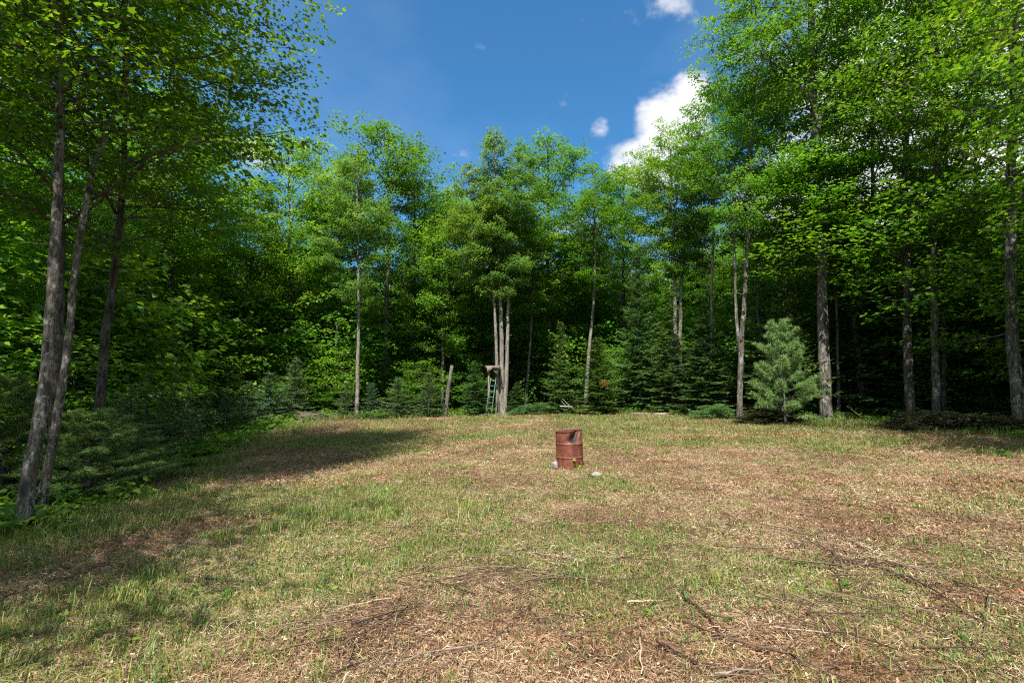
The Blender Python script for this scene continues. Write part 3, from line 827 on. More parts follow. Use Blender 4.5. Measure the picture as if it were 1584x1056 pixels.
tree('maple_tree', 'slender two stemmed maple at the right edge, one stem curving away at mid height', 'tree',
     [(pl((1144, 658), (1146, 580), (1148, 520), (1155, 420), (1162, 300), (1166, 100)), .135, .04), (pl((1146, 560), (1140, 500), (1137, 400), (1134, 250)), .085, .025)],
     [('maple', 5, at(1157, 390, Y), at(1168, 30, Y), 2.7, 1.0), ('maple', 4, at(1136, 380, Y), at(1118, 105, Y), 2.0, 3.0)], 'bark_maple')
front.append((at(1144, 655, Y).x, Y))
# tall edge maple with big limbs
Y = 21.5
tree('maple_tree', 'tallest edge maple with stout mottled grey trunk right of the bluish pine', 'tree',
     [(pl((1279, 668), (1277, 560), (1274, 420), (1270, 290), (1262, 180), (1256, 60), (1250, -140)), .26, .06),
      (pl((1258, 160), (1225, 118), (1180, 88), (1125, 75)), .09, .02),
      (pl((1262, 190), (1247, 110), (1225, 40), (1205, -40)), .10, .03),
      (pl((1264, 200), (1290, 120), (1310, 40), (1320, -60)), .10, .03)],
     [('maple', 4, at(1268, 250, Y), at(1250, -170, Y), 3.9, .5), ('maple', 5, at(1212, 150, Y), at(1150, -30, Y), 2.9, 2.5), ('maple', 5, at(1295, 180, Y), at(1330, -100, Y), 2.8, 4.5),
      ('maple', 2, at(1272, 380, Y + .5), at(1269, 240, Y + .5), 3.0, 1.5), ('sapling', 0, at(1273, 430, Y), at(1270, 330, Y), 2.6, 2.5)], 'bark_maple')
front.append((at(1279, 650, Y).x, Y))
PT('fir_pole', 'slim greenish bare pole trunk close behind the tallest edge maple', 'tree', 23,
   [(1297, 655), (1296, 560), (1294, 480)], 300, 7, 420, 1.2, 'aspen', 1, mat='bark_fir')
PT('maple_tree', 'blackish maple trunk between the tallest edge maple and the grey leaning pair', 'tree', 19.5,
   [(1409, 662), (1405, 560), (1402, 420), (1400, 280), (1402, 160)], -160, 17, 330, 3.7, 'maple', 4, 2.2, skirt=4.5, mat='bark_dark')
PT('maple_tree', 'grey maple above the long brush heap, foot pale and mottled', 'tree', 19,
   [(1449, 660), (1447, 560), (1444, 440), (1446, 300), (1450, 160)], -210, 14, 300, 3.5, 'maple', 5, 3.9, skirt=4.5, mat='bark_maple')
PT('maple_tree', 'dark slim trunk touching the grey maple above the brush heap', 'tree', 20,
   [(1460, 658), (1459, 560), (1457, 440), (1462, 300)], -60, 9, 330, 3.2, 'maple', 4, 5.5, mat='bark_dark')
PT('maple_tree', 'thick rough dark maple at the right edge of the photo', 'tree', 16.5,
   [(1583, 690), (1568, 560), (1560, 420), (1564, 280), (1572, 120)], -300, 23, 330, 4.8, 'near', 1, .8, skirt=4.5, mat='bark_maple')
PT('maple_tree', 'maple deeper in the wood between the right edge maple and the dark slim trunk', 'tree', 24,
   [(1515, 650), (1512, 540), (1508, 400)], 20, 10, 400, 4.0, 'maple', 4, mat='bark_dark')
PT('maple_tree', 'maple behind the bluish pine showing crown between the two tall edge maples', 'tree', 28,
   [(1215, 640), (1212, 520), (1210, 420)], 110, 9, 420, 3.5, 'maple', 0, mat='bark_dark')
PT('maple_tree', 'tall maple behind the blackish trunk on the right', 'tree', 25,
   [(1352, 650), (1350, 520), (1350, 400)], -40, 11, 380, 4.0, 'maple', 5, mat='bark_dark')
for (x, y, h, rr, v, sp) in ((18.2, 11.5, 17, 4.6, 0, 1.0), (14.6, 8.6, 16, 4.6, 1, 2.2), (15.2, 3.5, 16, 4.2, 0, 3.2)):
    z = hz(x, y)
    tree('maple_tree', 'maple just outside the right edge of the view', 'tree', [([(x, y, z - .2), (x - .1, y, z + 5), (x - .3, y + .2, z + h)], .2, .04)],
         [('near', v, (x - .1, y, z + 4), (x - .3, y + .2, z + h), rr, sp)], 'bark_maple', 'maples just outside the right edge of the view')
    front.append((x, y))

# -- conifers one can point at
def conifer(name, label, kind, v, px, Y, topy, rad, spin=None, base_py=None, group=None, off=0.0, mat=None, x=None):
    p = at(px, 600, Y)
    X = p.x if x is None else x
    z = hz(X, Y)
    pr = CO[kind][v]
    h = at(px, topy, Y).z - z if x is None else topy
    t = thing(name, label, 'tree', (X, Y, z), group, spin if spin is not None else random.random() * 6.28)
    s = (rad / pr['R'], rad / pr['R'], h / pr['H'])
    for nm in ('trunk', 'limbs', 'crown'):
        o = obj(nm, pr[nm], t, (0, 0, 0), None, s)
        if nm != 'trunk': o['kind'] = 'stuff'
    front.append((X, Y))
    return t
conifer('pine_sapling', 'bushy pale blue green white pine in full sun left of the tallest edge maple', 'pine', 0, 1212, 20.4, 503, 1.65)
conifer('fir_tree', 'tall spire of the main fir in the back row right of the barrel', 'fir', 0, 990, 31, 392, 2.2)
conifer('fir_tree', 'sparse fir on a bare grey pole trunk straight behind the barrel', 'fir', 1, 868, 30.5, 494, 1.4)
conifer('fir_tree', 'full low fir with a rust red dead bough, right behind the barrel', 'fir', 0, 925, 29.5, 520, 2.0)
conifer('fir_tree', 'dense dark fir between the main spire and the twin stemmed maple', 'fir', 1, 1040, 29, 440, 2.2)
conifer('fir_tree', 'dark fir left of the two stemmed edge maple', 'fir', 0, 1092, 26.5, 470, 2.0)
conifer('fir_tree', 'fir whose sunlit tip shows above the bluish pine', 'fir', 0, 1226, 22.6, 428, 2.0)
conifer('fir_tree', 'tall black green fir behind and right of the tallest edge maple', 'fir', 0, 1332, 23.6, 285, 3.1)
conifer('fir_tree', 'dark fir with fine boughs left of the tallest edge maple, behind the pine', 'fir', 1, 1182, 24.6, 390, 2.1)
conifer('fir_tree', 'shaded fir between the blackish trunk and the grey maple', 'fir', 1, 1380, 23.6, 430, 2.0)
conifer('fir_tree', 'shaded fir behind the long brush heap', 'fir', 0, 1490, 21.6, 470, 2.0)
conifer('fir_tree', 'small fir sapling in dim light left of the right edge maple', 'fir', 1, 1535, 19, 590, 1.1)
conifer('fir_tree', 'young fir left of the three stemmed tree, behind the ladder stand', 'fir', 0, 735, 31, 560, 1.3)
conifer('fir_tree', 'young fir right of the three stemmed tree', 'fir', 0, 800, 31.5, 590, 1.0)
conifer('spruce_tree', 'round sunlit young spruce between the thick dark trunk and the cut pole', 'spruce', 0, 616, 28.6, 583, 1.35)
conifer('spruce_tree', 'young spruce just left of the leaning cut pole', 'spruce', 1, 664, 29.5, 575, 1.3)
conifer('spruce_tree', 'tallest of the blue green spruces at the left back corner of the clearing', 'spruce', 0, 456, 29, 553, 1.5)
conifer('spruce_tree', 'blue green spruce left of the tallest one at the left back corner', 'spruce', 1, 418, 27, 575, 1.5)
conifer('spruce_tree', 'low blue green spruce in front of the left back corner trees', 'spruce', 0, 385, 25, 590, 1.5)
conifer('spruce_tree', 'leftmost blue green spruce at the edge of the shaded grass', 'spruce', 1, 340, 22, 598, 1.4)
conifer('spruce_tree', 'small spruce between the kinked trunk and the clean pale one', 'spruce', 1, 537, 29.5, 590, 1.0)
conifer('spruce_tree', 'small dark spruce just right of the clean pale trunk', 'spruce', 0, 575, 30.5, 592, 1.0)
for j, (px, Y, ty, rr) in enumerate(((182, 12.8, 605, .8), (205, 13.5, 590, .9), (228, 14.5, 575, .95), (250, 15.5, 590, .9), (272, 16.5, 580, .95), (292, 18, 592, .9), (318, 19.5, 600, .9), (352, 21.5, 600, .9), (378, 23.0, 610, .8))):
    conifer('lacy_sapling', '%s lacy conifer sapling from the left in the row along the left grass edge' % ('first', 'second', 'third', 'fourth', 'fifth', 'sixth', 'seventh', 'eighth', 'ninth')[j], 'lacy', 0, px, Y, ty, rr, group='lacy saplings along the left edge of the grass')
conifer('pine_sapling', 'dark spreading pine sapling at the foot of the near left maples', 'pine', 0, 150, 10.2, 640, 1.5)
conifer('pine_sapling', 'dark pine sapling deeper in shade left of the nearest leaning maple', 'pine', 0, 20, 11.0, 590, 1.5)
conifer('pine_sapling', 'low dark pine sapling behind the spreading one', 'pine', 0, 215, 12.0, 660, 1.1)

# -- the wood behind: trunks of a few shapes shared, crowns shared
trunks = []
for kk, (mt, r0) in enumerate((('bark_maple', .12), ('bark_maple', .13), ('bark_pale', .10), ('bark_dark', .09))):
    me, _ = trunk_mesh([(0, 0, -.3), (rng.normal(0, .15), rng.normal(0, .15), 5), (rng.normal(0, .3), rng.normal(0, .3), 10), (0, 0, 16)], r0, .03, M[mt], 9)
    trunks.append(me)
def region(x, y):
    px = 792 + FPX * x / max(y, 1)
    for lim, nm in ((60, 'beyond the nearest leaning maple at the left'), (260, 'behind the lacy saplings'), (430, 'behind the leftmost spruces'), (560, 'behind the tallest blue green spruce'),
                    (700, 'behind the thick dark trunk and the cut pole'), (850, 'behind the three stemmed tree'), (960, 'behind the sparse fir and pale leaning trunk'), (1100, 'behind the main fir spire'),
                    (1260, 'behind the bluish pine'), (1420, 'behind the tallest edge maple'), (1700, 'behind the long brush heap on the right')):
        if px < lim: return nm
    return 'beyond the right edge maple'
def free(x, y, d):
    return all((x - a) ** 2 + (y - b) ** 2 > d * d for a, b in front)
def bg_tree(x, y, h):
    z = hz(x, y); k = random.choice(['maple'] * 4 + ['aspen']); v = random.randrange(len(CR[k])); pr = CR[k][v]
    nm = k + '_tree'; reg = region(x, y)
    t = thing(nm, '%s in the dim wood %s' % ('slender maple' if k == 'maple' else 'grey aspen', reg), 'tree', (x, y, z), '%s trees %s' % (k, reg), random.random() * 6.28)
    obj('trunk', random.choice(trunks), t, (0, 0, 0), None, (1, 1, h / 16))
    cb = h * random.uniform(.15, .34); rr = random.uniform(2.6, 3.9) if k == 'maple' else 2.3
    s = (rr / pr['R'], rr / pr['R'], (h - cb) / pr['H'])
    for m_ in ('limbs', 'crown'):
        o = obj(m_, pr[m_], t, (0, 0, cb), None, s); o['kind'] = 'stuff'
    front.append((x, y))
def place(n, box, dmin, fn, sdmin, tries=4000):
    k = 0
    for _ in range(tries):
        if k >= n: break
        x, y = random.uniform(box[0], box[1]), random.uniform(box[2], box[3])
        if abs(x) > y * 1.25 + 4: continue
        sd = float(lawn_sd(np.array([x]), np.array([y]))[0])
        if sd > sdmin or not free(x, y, dmin): continue
        fn(x, y); k += 1
place(20, (-44, -16, 9, 34), 3.4, lambda x, y: bg_tree(x, y, random.uniform(12, 16)), -5.0)
place(40, (-40, 42, 35, 52), 2.7, lambda x, y: bg_tree(x, y, random.uniform(14, 17.5)), -2.5)
place(18, (17, 44, 12, 36), 3.4, lambda x, y: bg_tree(x, y, random.uniform(10.5, 14.5)), -3.0)

def bg_sap(x, y):
    z = hz(x, y); v = random.randrange(2); pr = CR['sapling'][v]; reg = region(x, y); h = random.uniform(2.4, 5.5)
    t = thing('maple_sapling', 'young understorey maple %s' % reg, 'sapling', (x, y, z), 'young maples %s' % reg, random.random() * 6.28)
    obj('trunk', trunks[3], t, (0, 0, 0), None, (.28, .28, h / 16))
    s = random.uniform(.8, 1.25)
    for m_ in ('limbs', 'crown'):
        o = obj(m_, pr[m_], t, (0, 0, h * .2), None, (s, s, h * .8 / 4)); o['kind'] = 'stuff'
    front.append((x, y))
place(34, (-30, -9.5, 8, 34), 1.5, bg_sap, -1.0)
place(34, (-30, 30, 30, 42), 1.6, bg_sap, -1.0)
place(22, (13, 32, 13, 34), 1.6, bg_sap, -1.8)
def bg_fir(x, y):
    reg = region(x, y); kd, vv = random.choice([('fir', 0), ('fir', 1)])
    conifer('fir_tree', 'shaded fir of the wood %s' % reg, kd, vv, 0, y, random.uniform(3.0, 8.5), random.uniform(1.1, 2.0), x=x, group='firs %s' % reg)
place(16, (-30, 3, 31, 44), 2.0, bg_fir, -1.8)
place(22, (3, 36, 22, 44), 2.0, bg_fir, -1.8)
place(8, (-28, -11, 12, 30), 2.0, bg_fir, -2.0)

# ------------------------------------------------------------------ uncountable ground cover
# far-off wood that reads as one mass: whole crowns, trunks and leafy undergrowth standing in rows
def far_rows(n, dmin, dmax, edge):
    out = []
    while len(out) < n:
        a, d = R(random.uniform(-76, 76)), random.uniform(dmin, dmax)
        x, y = d * math.sin(a) * .9, d * math.cos(a)
        if y > 3 and float(lawn_sd(np.array([x]), np.array([y]))[0]) < -edge: out.append((x, y, hz(x, y)))
    return np.array(out)
def rot_z(n): return np.stack([np.zeros(n), np.zeros(n), rng.uniform(0, 6.28, n)], -1)
P_ = far_rows(250, 50, 72, 12)
sc_ = rng.uniform(.9, 1.2, 250)
scatter('far_wood', [c['crown'] for c in CR['maple']], P_ + np.array([0, 0, .3]), rot_z(250), np.stack([sc_ * 1.15, sc_ * 1.15, sc_ * 1.05], -1), 'far rows of leafy trees closing the wood all round')
scatter('far_trunks', trunks, P_, rot_z(250), np.ones((250, 3)) * .85, 'trunks of the far rows of trees')
P_ = far_rows(520, 20, 60, 5.0)
sc_ = rng.uniform(1.0, 2.1, 520)
scatter('wood_thicket', [c['crown'] for c in CR['sapling']], P_ - np.array([0, 0, .3]), rot_z(520), np.stack([sc_, sc_, sc_], -1), 'leafy thicket filling the floor of the deep wood')
def grass_tuft(seed, n, hgt, spread, wid=.0045):
    r = np.random.default_rng(seed); mb = MB()
    b = np.stack([r.normal(0, spread, n), r.normal(0, spread, n), np.full(n, -.01)], -1)
    az = r.uniform(0, 6.28, n); lean = r.uniform(.15, 1.0, n); h = hgt * r.uniform(.4, 1.2, n)
    d = np.stack([np.cos(az), np.sin(az), np.zeros(n)], -1); pr = np.stack([-np.sin(az), np.cos(az), np.zeros(n)], -1)
    p1 = b + d * (h * lean * .35)[:, None] + np.array([0, 0, 1]) * (h * .6)[:, None]
    p2 = b + d * (h * lean)[:, None] + np.array([0, 0, 1]) * (h * (1 - .35 * lean))[:, None]
    w = wid * r.uniform(.7, 1.4, n)[:, None]
    V = np.stack([b - pr * w, b + pr * w, p1 + pr * w * .8, p1 - pr * w * .8, p2], 1)
    t = np.clip(r.normal(.5, .22, n), 0, 1)
    i0 = np.arange(n)[:, None] * 5
    mb.add(V.reshape(-1, 3), i0 + np.array([[0, 1, 2, 3]]), np.repeat(t, 5))
    mb.F.append((i0 + np.array([[3, 2, 4]]), 0))
    return mb.mesh('grass_tuft', M['grass'])
def litter_patch(seed, n, rad, mat, Lr, Wr, up=.35, t0=.5, ts=.24):
    r = np.random.default_rng(seed); mb = MB()
    c = np.stack([r.normal(0, rad, n), r.normal(0, rad, n), r.uniform(0.0, .022, n)], -1)
    az = r.uniform(0, 6.28, n); L = r.uniform(*Lr, n) * r.uniform(.5, 1, n); W = r.uniform(*Wr, n); tl = r.normal(0, up, n)
    d = np.stack([np.cos(az) * np.cos(tl), np.sin(az) * np.cos(tl), np.sin(tl)], -1); p = unit(np.stack([-np.sin(az), np.cos(az), r.normal(0, .5, n)], -1))
    bend = np.stack([r.normal(0, .12, n), r.normal(0, .12, n), r.normal(.05, .12, n)], -1) * L[:, None]
    a, b, e = c - d * (L / 2)[:, None], c + bend, c + d * (L / 2)[:, None]
    w = (W / 2)[:, None] * p
    V = np.stack([a - w * .7, a + w * .7, b + w, b - w, e + w * .5, e - w * .5], 1)
    i0 = np.arange(n)[:, None] * 6
    mb.add(V.reshape(-1, 3), i0 + np.array([[0, 1, 2, 3]]), np.repeat(np.clip(r.normal(t0, ts, n), 0, 1), 6))
    mb.F.append((i0 + np.array([[3, 2, 4, 5]]), 0))
    return mb.mesh('litter', mat)
def leafy_clump(seed, n, rad, hgt, size, mat, tmpl=T_WEED):
    r = np.random.default_rng(seed); mb = MB()
    az = r.uniform(0, 6.28, n); rr = rad * np.sqrt(r.random(n)); z = hgt * r.uniform(.15, 1, n) * (1 - .5 * (rr / rad) ** 2)
    C = np.stack([rr * np.cos(az), rr * np.sin(az), z], -1)
    for q in range(max(3, n // 8)):
        k_ = r.integers(n); tube(mb, [(C[k_, 0] * .2, C[k_, 1] * .2, -.02), tuple(C[k_])], [.006, .003], 3, .4, cap=False)
    leaves(mb, C, np.stack([r.normal(0, .5, n), r.normal(0, .5, n), np.ones(n)], -1), np.stack([np.cos(az), np.sin(az), -.2 + 0 * az], -1) + r.normal(0, .4, (n, 3)), size * r.uniform(.6, 1.3, n), tmpl, np.clip(r.normal(.5, .2, n), 0, 1))
    return mb.mesh('clump', mat)
def fern(seed, nf, L):
    r = np.random.default_rng(seed); mb = MB(); C, D, Nn, Sz = [], [], [], []
    for f in range(nf):
        az = f * 6.28 / nf + r.normal(0, .25); LL = L * r.uniform(.7, 1.1)
        for s in np.linspace(.12, 1, 15):
            p = np.array([math.cos(az) * LL * s * .85, math.sin(az) * LL * s * .85, LL * (.85 * s - .62 * s * s)])
            for sg in (-1, 1):
                C.append(p); D.append((math.cos(az + sg * 1.25), math.sin(az + sg * 1.25), -.15)); Nn.append((r.normal(0, .15), r.normal(0, .15), 1)); Sz.append(LL * .30 * math.sin(PI * min(1, s * .85 + .15)) + .02)
    leaves(mb, np.array(C), np.array(Nn), np.array(D), np.array(Sz), T_WEED * np.array([.8, 1, 1]), np.clip(r.normal(.55, .15, len(C)), 0, 1))
    return mb.mesh('fern', M['weed'])

def sample(n, f, box, maxd=None):
    """n random points in the box kept with probability f"""
    x = rng.uniform(box[0], box[1], n); y = rng.uniform(box[2], box[3], n)
    k = (rng.random(n) < f(x, y)) & (np.abs(x) < y * 1.22 + 1.6)
    return x[k], y[k]
def do_scatter(name, meshes, x, y, smin, smax, label, tilt=.08, grow=None, dz=0.0):
    n = len(x); z = height(x, y) + dz
    rot = np.stack([rng.normal(0, tilt, n), rng.normal(0, tilt, n), rng.uniform(0, 6.28, n)], -1)
    s = rng.uniform(smin, smax, n)
    if grow is not None: s = s * grow(x, y)
    return scatter(name, meshes, np.stack([x, y, z], -1), rot, np.stack([s, s, s], -1), label)

near_grow = lambda x, y: 1 + .055 * np.maximum(np.hypot(x, y) - 5, 0)
dist_keep = lambda x, y, d0: np.minimum(1, (d0 / np.maximum(np.hypot(x, y), .5)) ** 1.35)
def f_straw(x, y):
    g, rd, wd = masks(x, y); return (1 - .45 * g) * (1 - .6 * wd) * dist_keep(x, y, 7) * (.45 + .8 * (fbm(x, y, .8, 2, 31)))
def f_grass(x, y):
    g, rd, wd = masks(x, y); sd = lawn_sd(x, y)
    return np.clip(.20 + .78 * g ** 1.15, 0, 1) * dist_keep(x, y, 8) * np.clip(.3 + 1.4 * (fbm(x, y, .35, 2, 33) - .15), 0, 1) * ss(-1.6, 0, sd)
def f_chip(x, y):
    g, rd, wd = masks(x, y); return np.clip(rd * 1.4, 0, 1) * dist_keep(x, y, 9) * (1 - wd)

straws = [litter_patch(100 + q, 180, .21, M['straw'], (.035, .13), (.0016, .0052), .25) for q in range(5)] + \
         [litter_patch(110 + q, 90, .21, M['straw'], (.015, .042), (.006, .015), .5, .36, .26) for q in range(3)]
x, y = sample(60000, f_straw, (-16, 17, 1.8, 34))
do_scatter('straw_litter', straws, x, y, .7, 1.15, 'dry straw, dead leaves and mulch bits lying over the clearing', .06, near_grow)
tufts = [grass_tuft(120 + q, 34, .045 + .010 * q, .08, .0033) for q in range(5)]
x, y = sample(170000, f_grass, (-16, 17, 1.8, 34))
do_scatter('grass', tufts, x, y, .6, 1.25, 'thin green grass growing through the straw of the clearing', .08, near_grow)
# longer grass in the shaded left strip and along the edge
def f_long(x, y):
    g, rd, wd = masks(x, y); sd = lawn_sd(x, y)
    e = np.exp(-((sd - .6) / 1.1) ** 2) * (fbm(x, y, 1.3, 3, 41) > .42)
    p = ss(.50, .66, fbm(x, y, 1.5, 3, 43)) * np.exp(-(((x + 3.8) / 2.2) ** 2 + ((y - 5.8) / 2.8) ** 2))
    return np.clip(e * .55 + p, 0, 1) * dist_keep(x, y, 10)
x, y = sample(60000, f_long, (-14, 18, 2.0, 36))
do_scatter('long_grass', [grass_tuft(140 + q, 30, .12 + .03 * q, .08, .0035) for q in range(4)], x, y, .6, 1.2, 'longer green grass in the shaded strip and along the wood edge', .1, near_grow)
x, y = sample(16000, f_chip, (-14, 17, 2.2, 30))
do_scatter('wood_chips', [litter_patch(150 + q, 60, .17, M['chip'], (.015, .06), (.005, .017), .5) for q in range(4)], x, y, .7, 1.2, 'reddish brown rotted wood chips in patches on the clearing', .06, near_grow)
x, y = sample(5200, lambda x, y: (1 - masks(x, y)[2]) * dist_keep(x, y, 6) * np.clip(2.2 * (fbm(x, y, 1.9, 3, 51) - .36), .05, 1), (-12, 14, 1.9, 20))
x, y = x[:], y[:]
def twig_patch(seed, n):
    r = np.random.default_rng(seed); mb = MB()
    for q in range(n):
        c = np.array([r.normal(0, .22), r.normal(0, .22), .022]); a = r.uniform(0, 6.28); L = r.uniform(.05, .17) * (2.2 if r.random() < .25 else 1); d = np.array([math.cos(a), math.sin(a), r.normal(0, .05)])
        k_ = c + r.normal(0, .012, 3) * np.array([1, 1, .5]); w = r.uniform(.0015, .0035)
        tube(mb, [c - d * L, k_, c + d * L], [w, w * .85, w * .4], 4, float(np.clip(r.normal(.45, .25), 0, 1)), cap=False)
    return mb.mesh('twigs', M['twig'])
do_scatter('twig_litter', [twig_patch(160 + q, 9) for q in range(5)], x, y, .7, 1.35, 'small brown twigs strewn over the clearing', .04)
# weeds of the clearing
x, y = sample(2600, lambda x, y: (1 - masks(x, y)[2]) * (.12 + .5 * masks(x, y)[0]) * dist_keep(x, y, 8), (-10, 14, 2.2, 26))
do_scatter('small_weeds', [leafy_clump(170 + q, 12, .06, .05, .045, M['weed']) for q in range(4)], x, y, .7, 1.5, 'small broad leaved weeds dotted about the clearing', .08)
# undergrowth under the wood
def f_edge(x, y):
    sd = lawn_sd(x, y); return np.exp(-((sd + .9) / .9) ** 2) * np.clip(2.4 * (fbm(x, y, 1.4, 3, 61) - .28), 0, 1)
x, y = sample(52000, f_edge, (-20, 22, 2, 40))
clumps = [leafy_clump(180 + q, 46, .34, .34, .085, M['weed']) for q in range(3)] + [leafy_clump(184 + q, 34, .3, .5, .11, M['weed'], T_MAPLE) for q in range(2)] + [fern(190, 7, .55), fern(191, 9, .6)]
do_scatter('edge_undergrowth', clumps, x, y, .55, 1.25, 'low leafy weeds and ferns along the edge of the wood', .12)
x, y = sample(7000, lambda x, y: (lawn_sd(x, y) < -1.6) * np.clip(2.2 * (fbm(x, y, 2.2, 3, 63) - .25), 0, 1) * .8, (-40, 40, 4, 50))
do_scatter('wood_undergrowth', clumps, x, y, .8, 1.9, 'shaded ferns and seedlings on the floor of the wood', .12)

# ------------------------------------------------------------------ the barrel
def make_barrel():
    p = gp(884, 727)
    bx, by = p.x, p.y + .26
    z0 = hz(bx, by) - .03
    t = thing('oil_drum', 'rusty red steel drum with a crushed upper side, alone in the middle of the clearing', 'barrel', (bx, by, z0))
    t.rotation_euler = (R(1.0), R(-1.5), 0)
    RR, HH = .305, .90
    nT, nZ = 96, 110
    th = np.linspace(0, 2 * PI, nT, endpoint=False); zz = np.linspace(0, HH, nZ)
    TH, ZZ = np.meshgrid(th, zz)
    hoop = sum(.013 * np.exp(-((ZZ - c) / .013) ** 2) for c in (.30, .60))
    rim = .010 * np.exp(-((ZZ - HH) / .012) ** 2) + .006 * np.exp(-((ZZ - 0) / .012) ** 2)
    corr = .0012 * np.sin(ZZ * 2 * PI / .045) * ((ZZ > .34) & (ZZ < .56))
    r = RR + hoop + rim + corr
    def deform(P):
        X, Yy, Z = P[..., 0], P[..., 1], P[..., 2]
        # the crushed corner: a crease running from the top right rim down to the middle of the upper hoop, on the side towards the camera
        u = X - (.035 + .45 * (Z - .62))
        dep = ss(.585, .70, Z) * ss(.05, -.12, Yy)
        v = .155 * np.exp(-(u / .085) ** 2) * ss(.59, .80, Z) + .06 * np.exp(-((u - .05) / .17) ** 2)
        Yn = Yy + dep * v
        Zn = Z - .035 * ss(.75, .9, Z) * ss(.12, -.25, X + .3 * Yy) - .02 * ss(.8, .9, Z) * np.exp(-(u / .12) ** 2) * ss(0, -.2, Yy)
        Xn = X - .018 * ss(.6, .9, Z) * ss(.0, .25, X) * ss(.8, .62, Z * 0 + .7) + .006 * np.sin(Z * 9) * ss(.6, .9, Z)
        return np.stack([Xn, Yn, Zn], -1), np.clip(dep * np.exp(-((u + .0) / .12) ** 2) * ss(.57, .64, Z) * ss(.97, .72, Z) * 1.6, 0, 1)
    P = np.stack([r * np.cos(TH), r * np.sin(TH), ZZ], -1)
    P2, shade_burn = deform(P)  # the second result paints the dent's shade into the colour
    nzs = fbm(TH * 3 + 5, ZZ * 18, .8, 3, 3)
    shade_burn = np.clip(shade_burn * (.5 + 1.1 * nzs) + .5 * ss(.55, .75, nzs) * ss(.45, .9, fbm(TH + 9, ZZ * 3, .7, 3, 6)) + .55 * ss(.10, .0, ZZ) * nzs + .35 * ss(.84, .9, ZZ) * nzs, 0, 1)  # painted dent shade plus burn marks, dirt at the foot, darker rim
    mb = MB()
    i = np.arange(nZ - 1)[:, None] * nT; j = np.arange(nT)[None, :]; j2 = (j + 1) % nT
    mb.add(P2.reshape(-1, 3), np.stack([i + j, i + j2, i + nT + j2, i + nT + j], -1).reshape(-1, 4), shade_burn.ravel())
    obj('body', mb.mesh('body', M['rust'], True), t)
    # lid, recessed inside the rolled rim and buckled with it
    rr = np.array([1.0, .965, .95, .94, .75, .5, .25, .02]) * RR
    dz = np.array([0.003, 0.0, -.014, -.018, -.018, -.020, -.019, -.02])
    RRr, T2 = np.meshgrid(rr, th, indexing='ij'); DZ = np.repeat(dz[:, None], nT, 1)
    L0 = np.stack([RRr * np.cos(T2), RRr * np.sin(T2), np.full_like(RRr, HH) + DZ], -1)
    L1, _ = deform(L0)
    # follow the rim's dent but keep the middle flatter
    L1[..., 2] += .012 * np.sin(L0[..., 0] * 11 + 1) * ss(.28, .1, np.hypot(L0[..., 0], L0[..., 1]))
    mb = MB(); n = len(rr)
    i = np.arange(n - 1)[:, None] * nT
    mb.add(L1.reshape(-1, 3), np.stack([i + j, i + j2, i + nT + j2, i + nT + j], -1).reshape(-1, 4), .35 + .25 * fbm(L0[..., 0] * 4 + 3, L0[..., 1] * 4 + 3, .3, 3, 8).ravel())
    me = mb.mesh('lid', M['rust'], True)
    obj('lid', me, t)
    mb = MB(); tube(mb, [(.12, .12, HH - .022), (.12, .12, HH - .004)], [.028, .026], 12, .4); obj('bung', mb.mesh('bung', M['rust']), t)
    mb = MB(); tube(mb, [(.03, -.262, .605), (.035, -.300, .600)], [.016, .014], 7, .0, rough=.1); obj('bolt', mb.mesh('bolt', M['stick_pale']), t)
    return bx, by
bx, by = make_barrel()

def rock(label, p, s, seed, rz=0):
    import bmesh
    bm = bmesh.new(); bmesh.ops.create_icosphere(bm, subdivisions=3, radius=1)
    r = np.random.default_rng(seed); D = unit(r.normal(0, 1, (9, 3))); H_ = r.uniform(.62, .95, 9)
    for v in bm.verts:
        c = np.array(v.co)
        for d, h in zip(D, H_):
            q = c @ d
            if q > h: c = c - d * (q - h) * .9
        v.co = Vector(c * (1 + .03 * math.sin(c[0] * 9 + seed) * math.cos(c[1] * 7)))
    me = bpy.data.meshes.new('rock'); bm.to_mesh(me); bm.free(); me.materials.append(M['rock'])
    o = obj('rock', me, None, (p[0], p[1], hz(p[0], p[1]) + s[2] * .45), (0, .1, rz), s)
    tag(o, label, 'rock')
rock('grey round stone leaning against the left side of the rusty drum', (bx - .34, by - .02), (.10, .10, .13), 3)
rock('flat pale stone on the grass right of the rusty drum', (gp(923, 737).x, gp(923, 737).y), (.13, .09, .07), 5, .5)
rock('smallest white stone, in the grass left of the rusty drum', (gp(826, 740).x, gp(826, 740).y), (.045, .04, .03), 8)

def weed(label, p, mesh, s, name='weed', cat='plant'):
    o = obj(name, mesh, None, (p[0], p[1], hz(p[0], p[1])), (0, 0, random.random() * 6), (s, s, s)); tag(o, label, cat)
weed('upright green weed growing against the front of the rusty drum', (bx + .13, by - .34), leafy_clump(301, 16, .10, .30, .075, M['weed'], T_MAPLE), 1.0)
weed('low green weed patch left of the rusty drum', (bx - .62, by - .1), leafy_clump(302, 46, .24, .12, .06, M['weed']), 1.0)
weed('low bright weed patch right of the rusty drum, behind the flat stone', (bx + .52, by - .1), leafy_clump(303, 60, .28, .14, .06, M['weed']), 1.0)
weed('bright yellow green seedling alone in the shade at the right edge of the grass', (gp(1535, 705).x, gp(1535, 705).y), leafy_clump(304, 14, .25, .14, .14, M['weed'], T_MAPLE), 1.2)
weed('leafy weeds at the foot of the nearest leaning maple', (gp(40, 835).x, gp(40, 835).y), leafy_clump(305, 60, .45, .40, .16, M['weed']), 1.1)
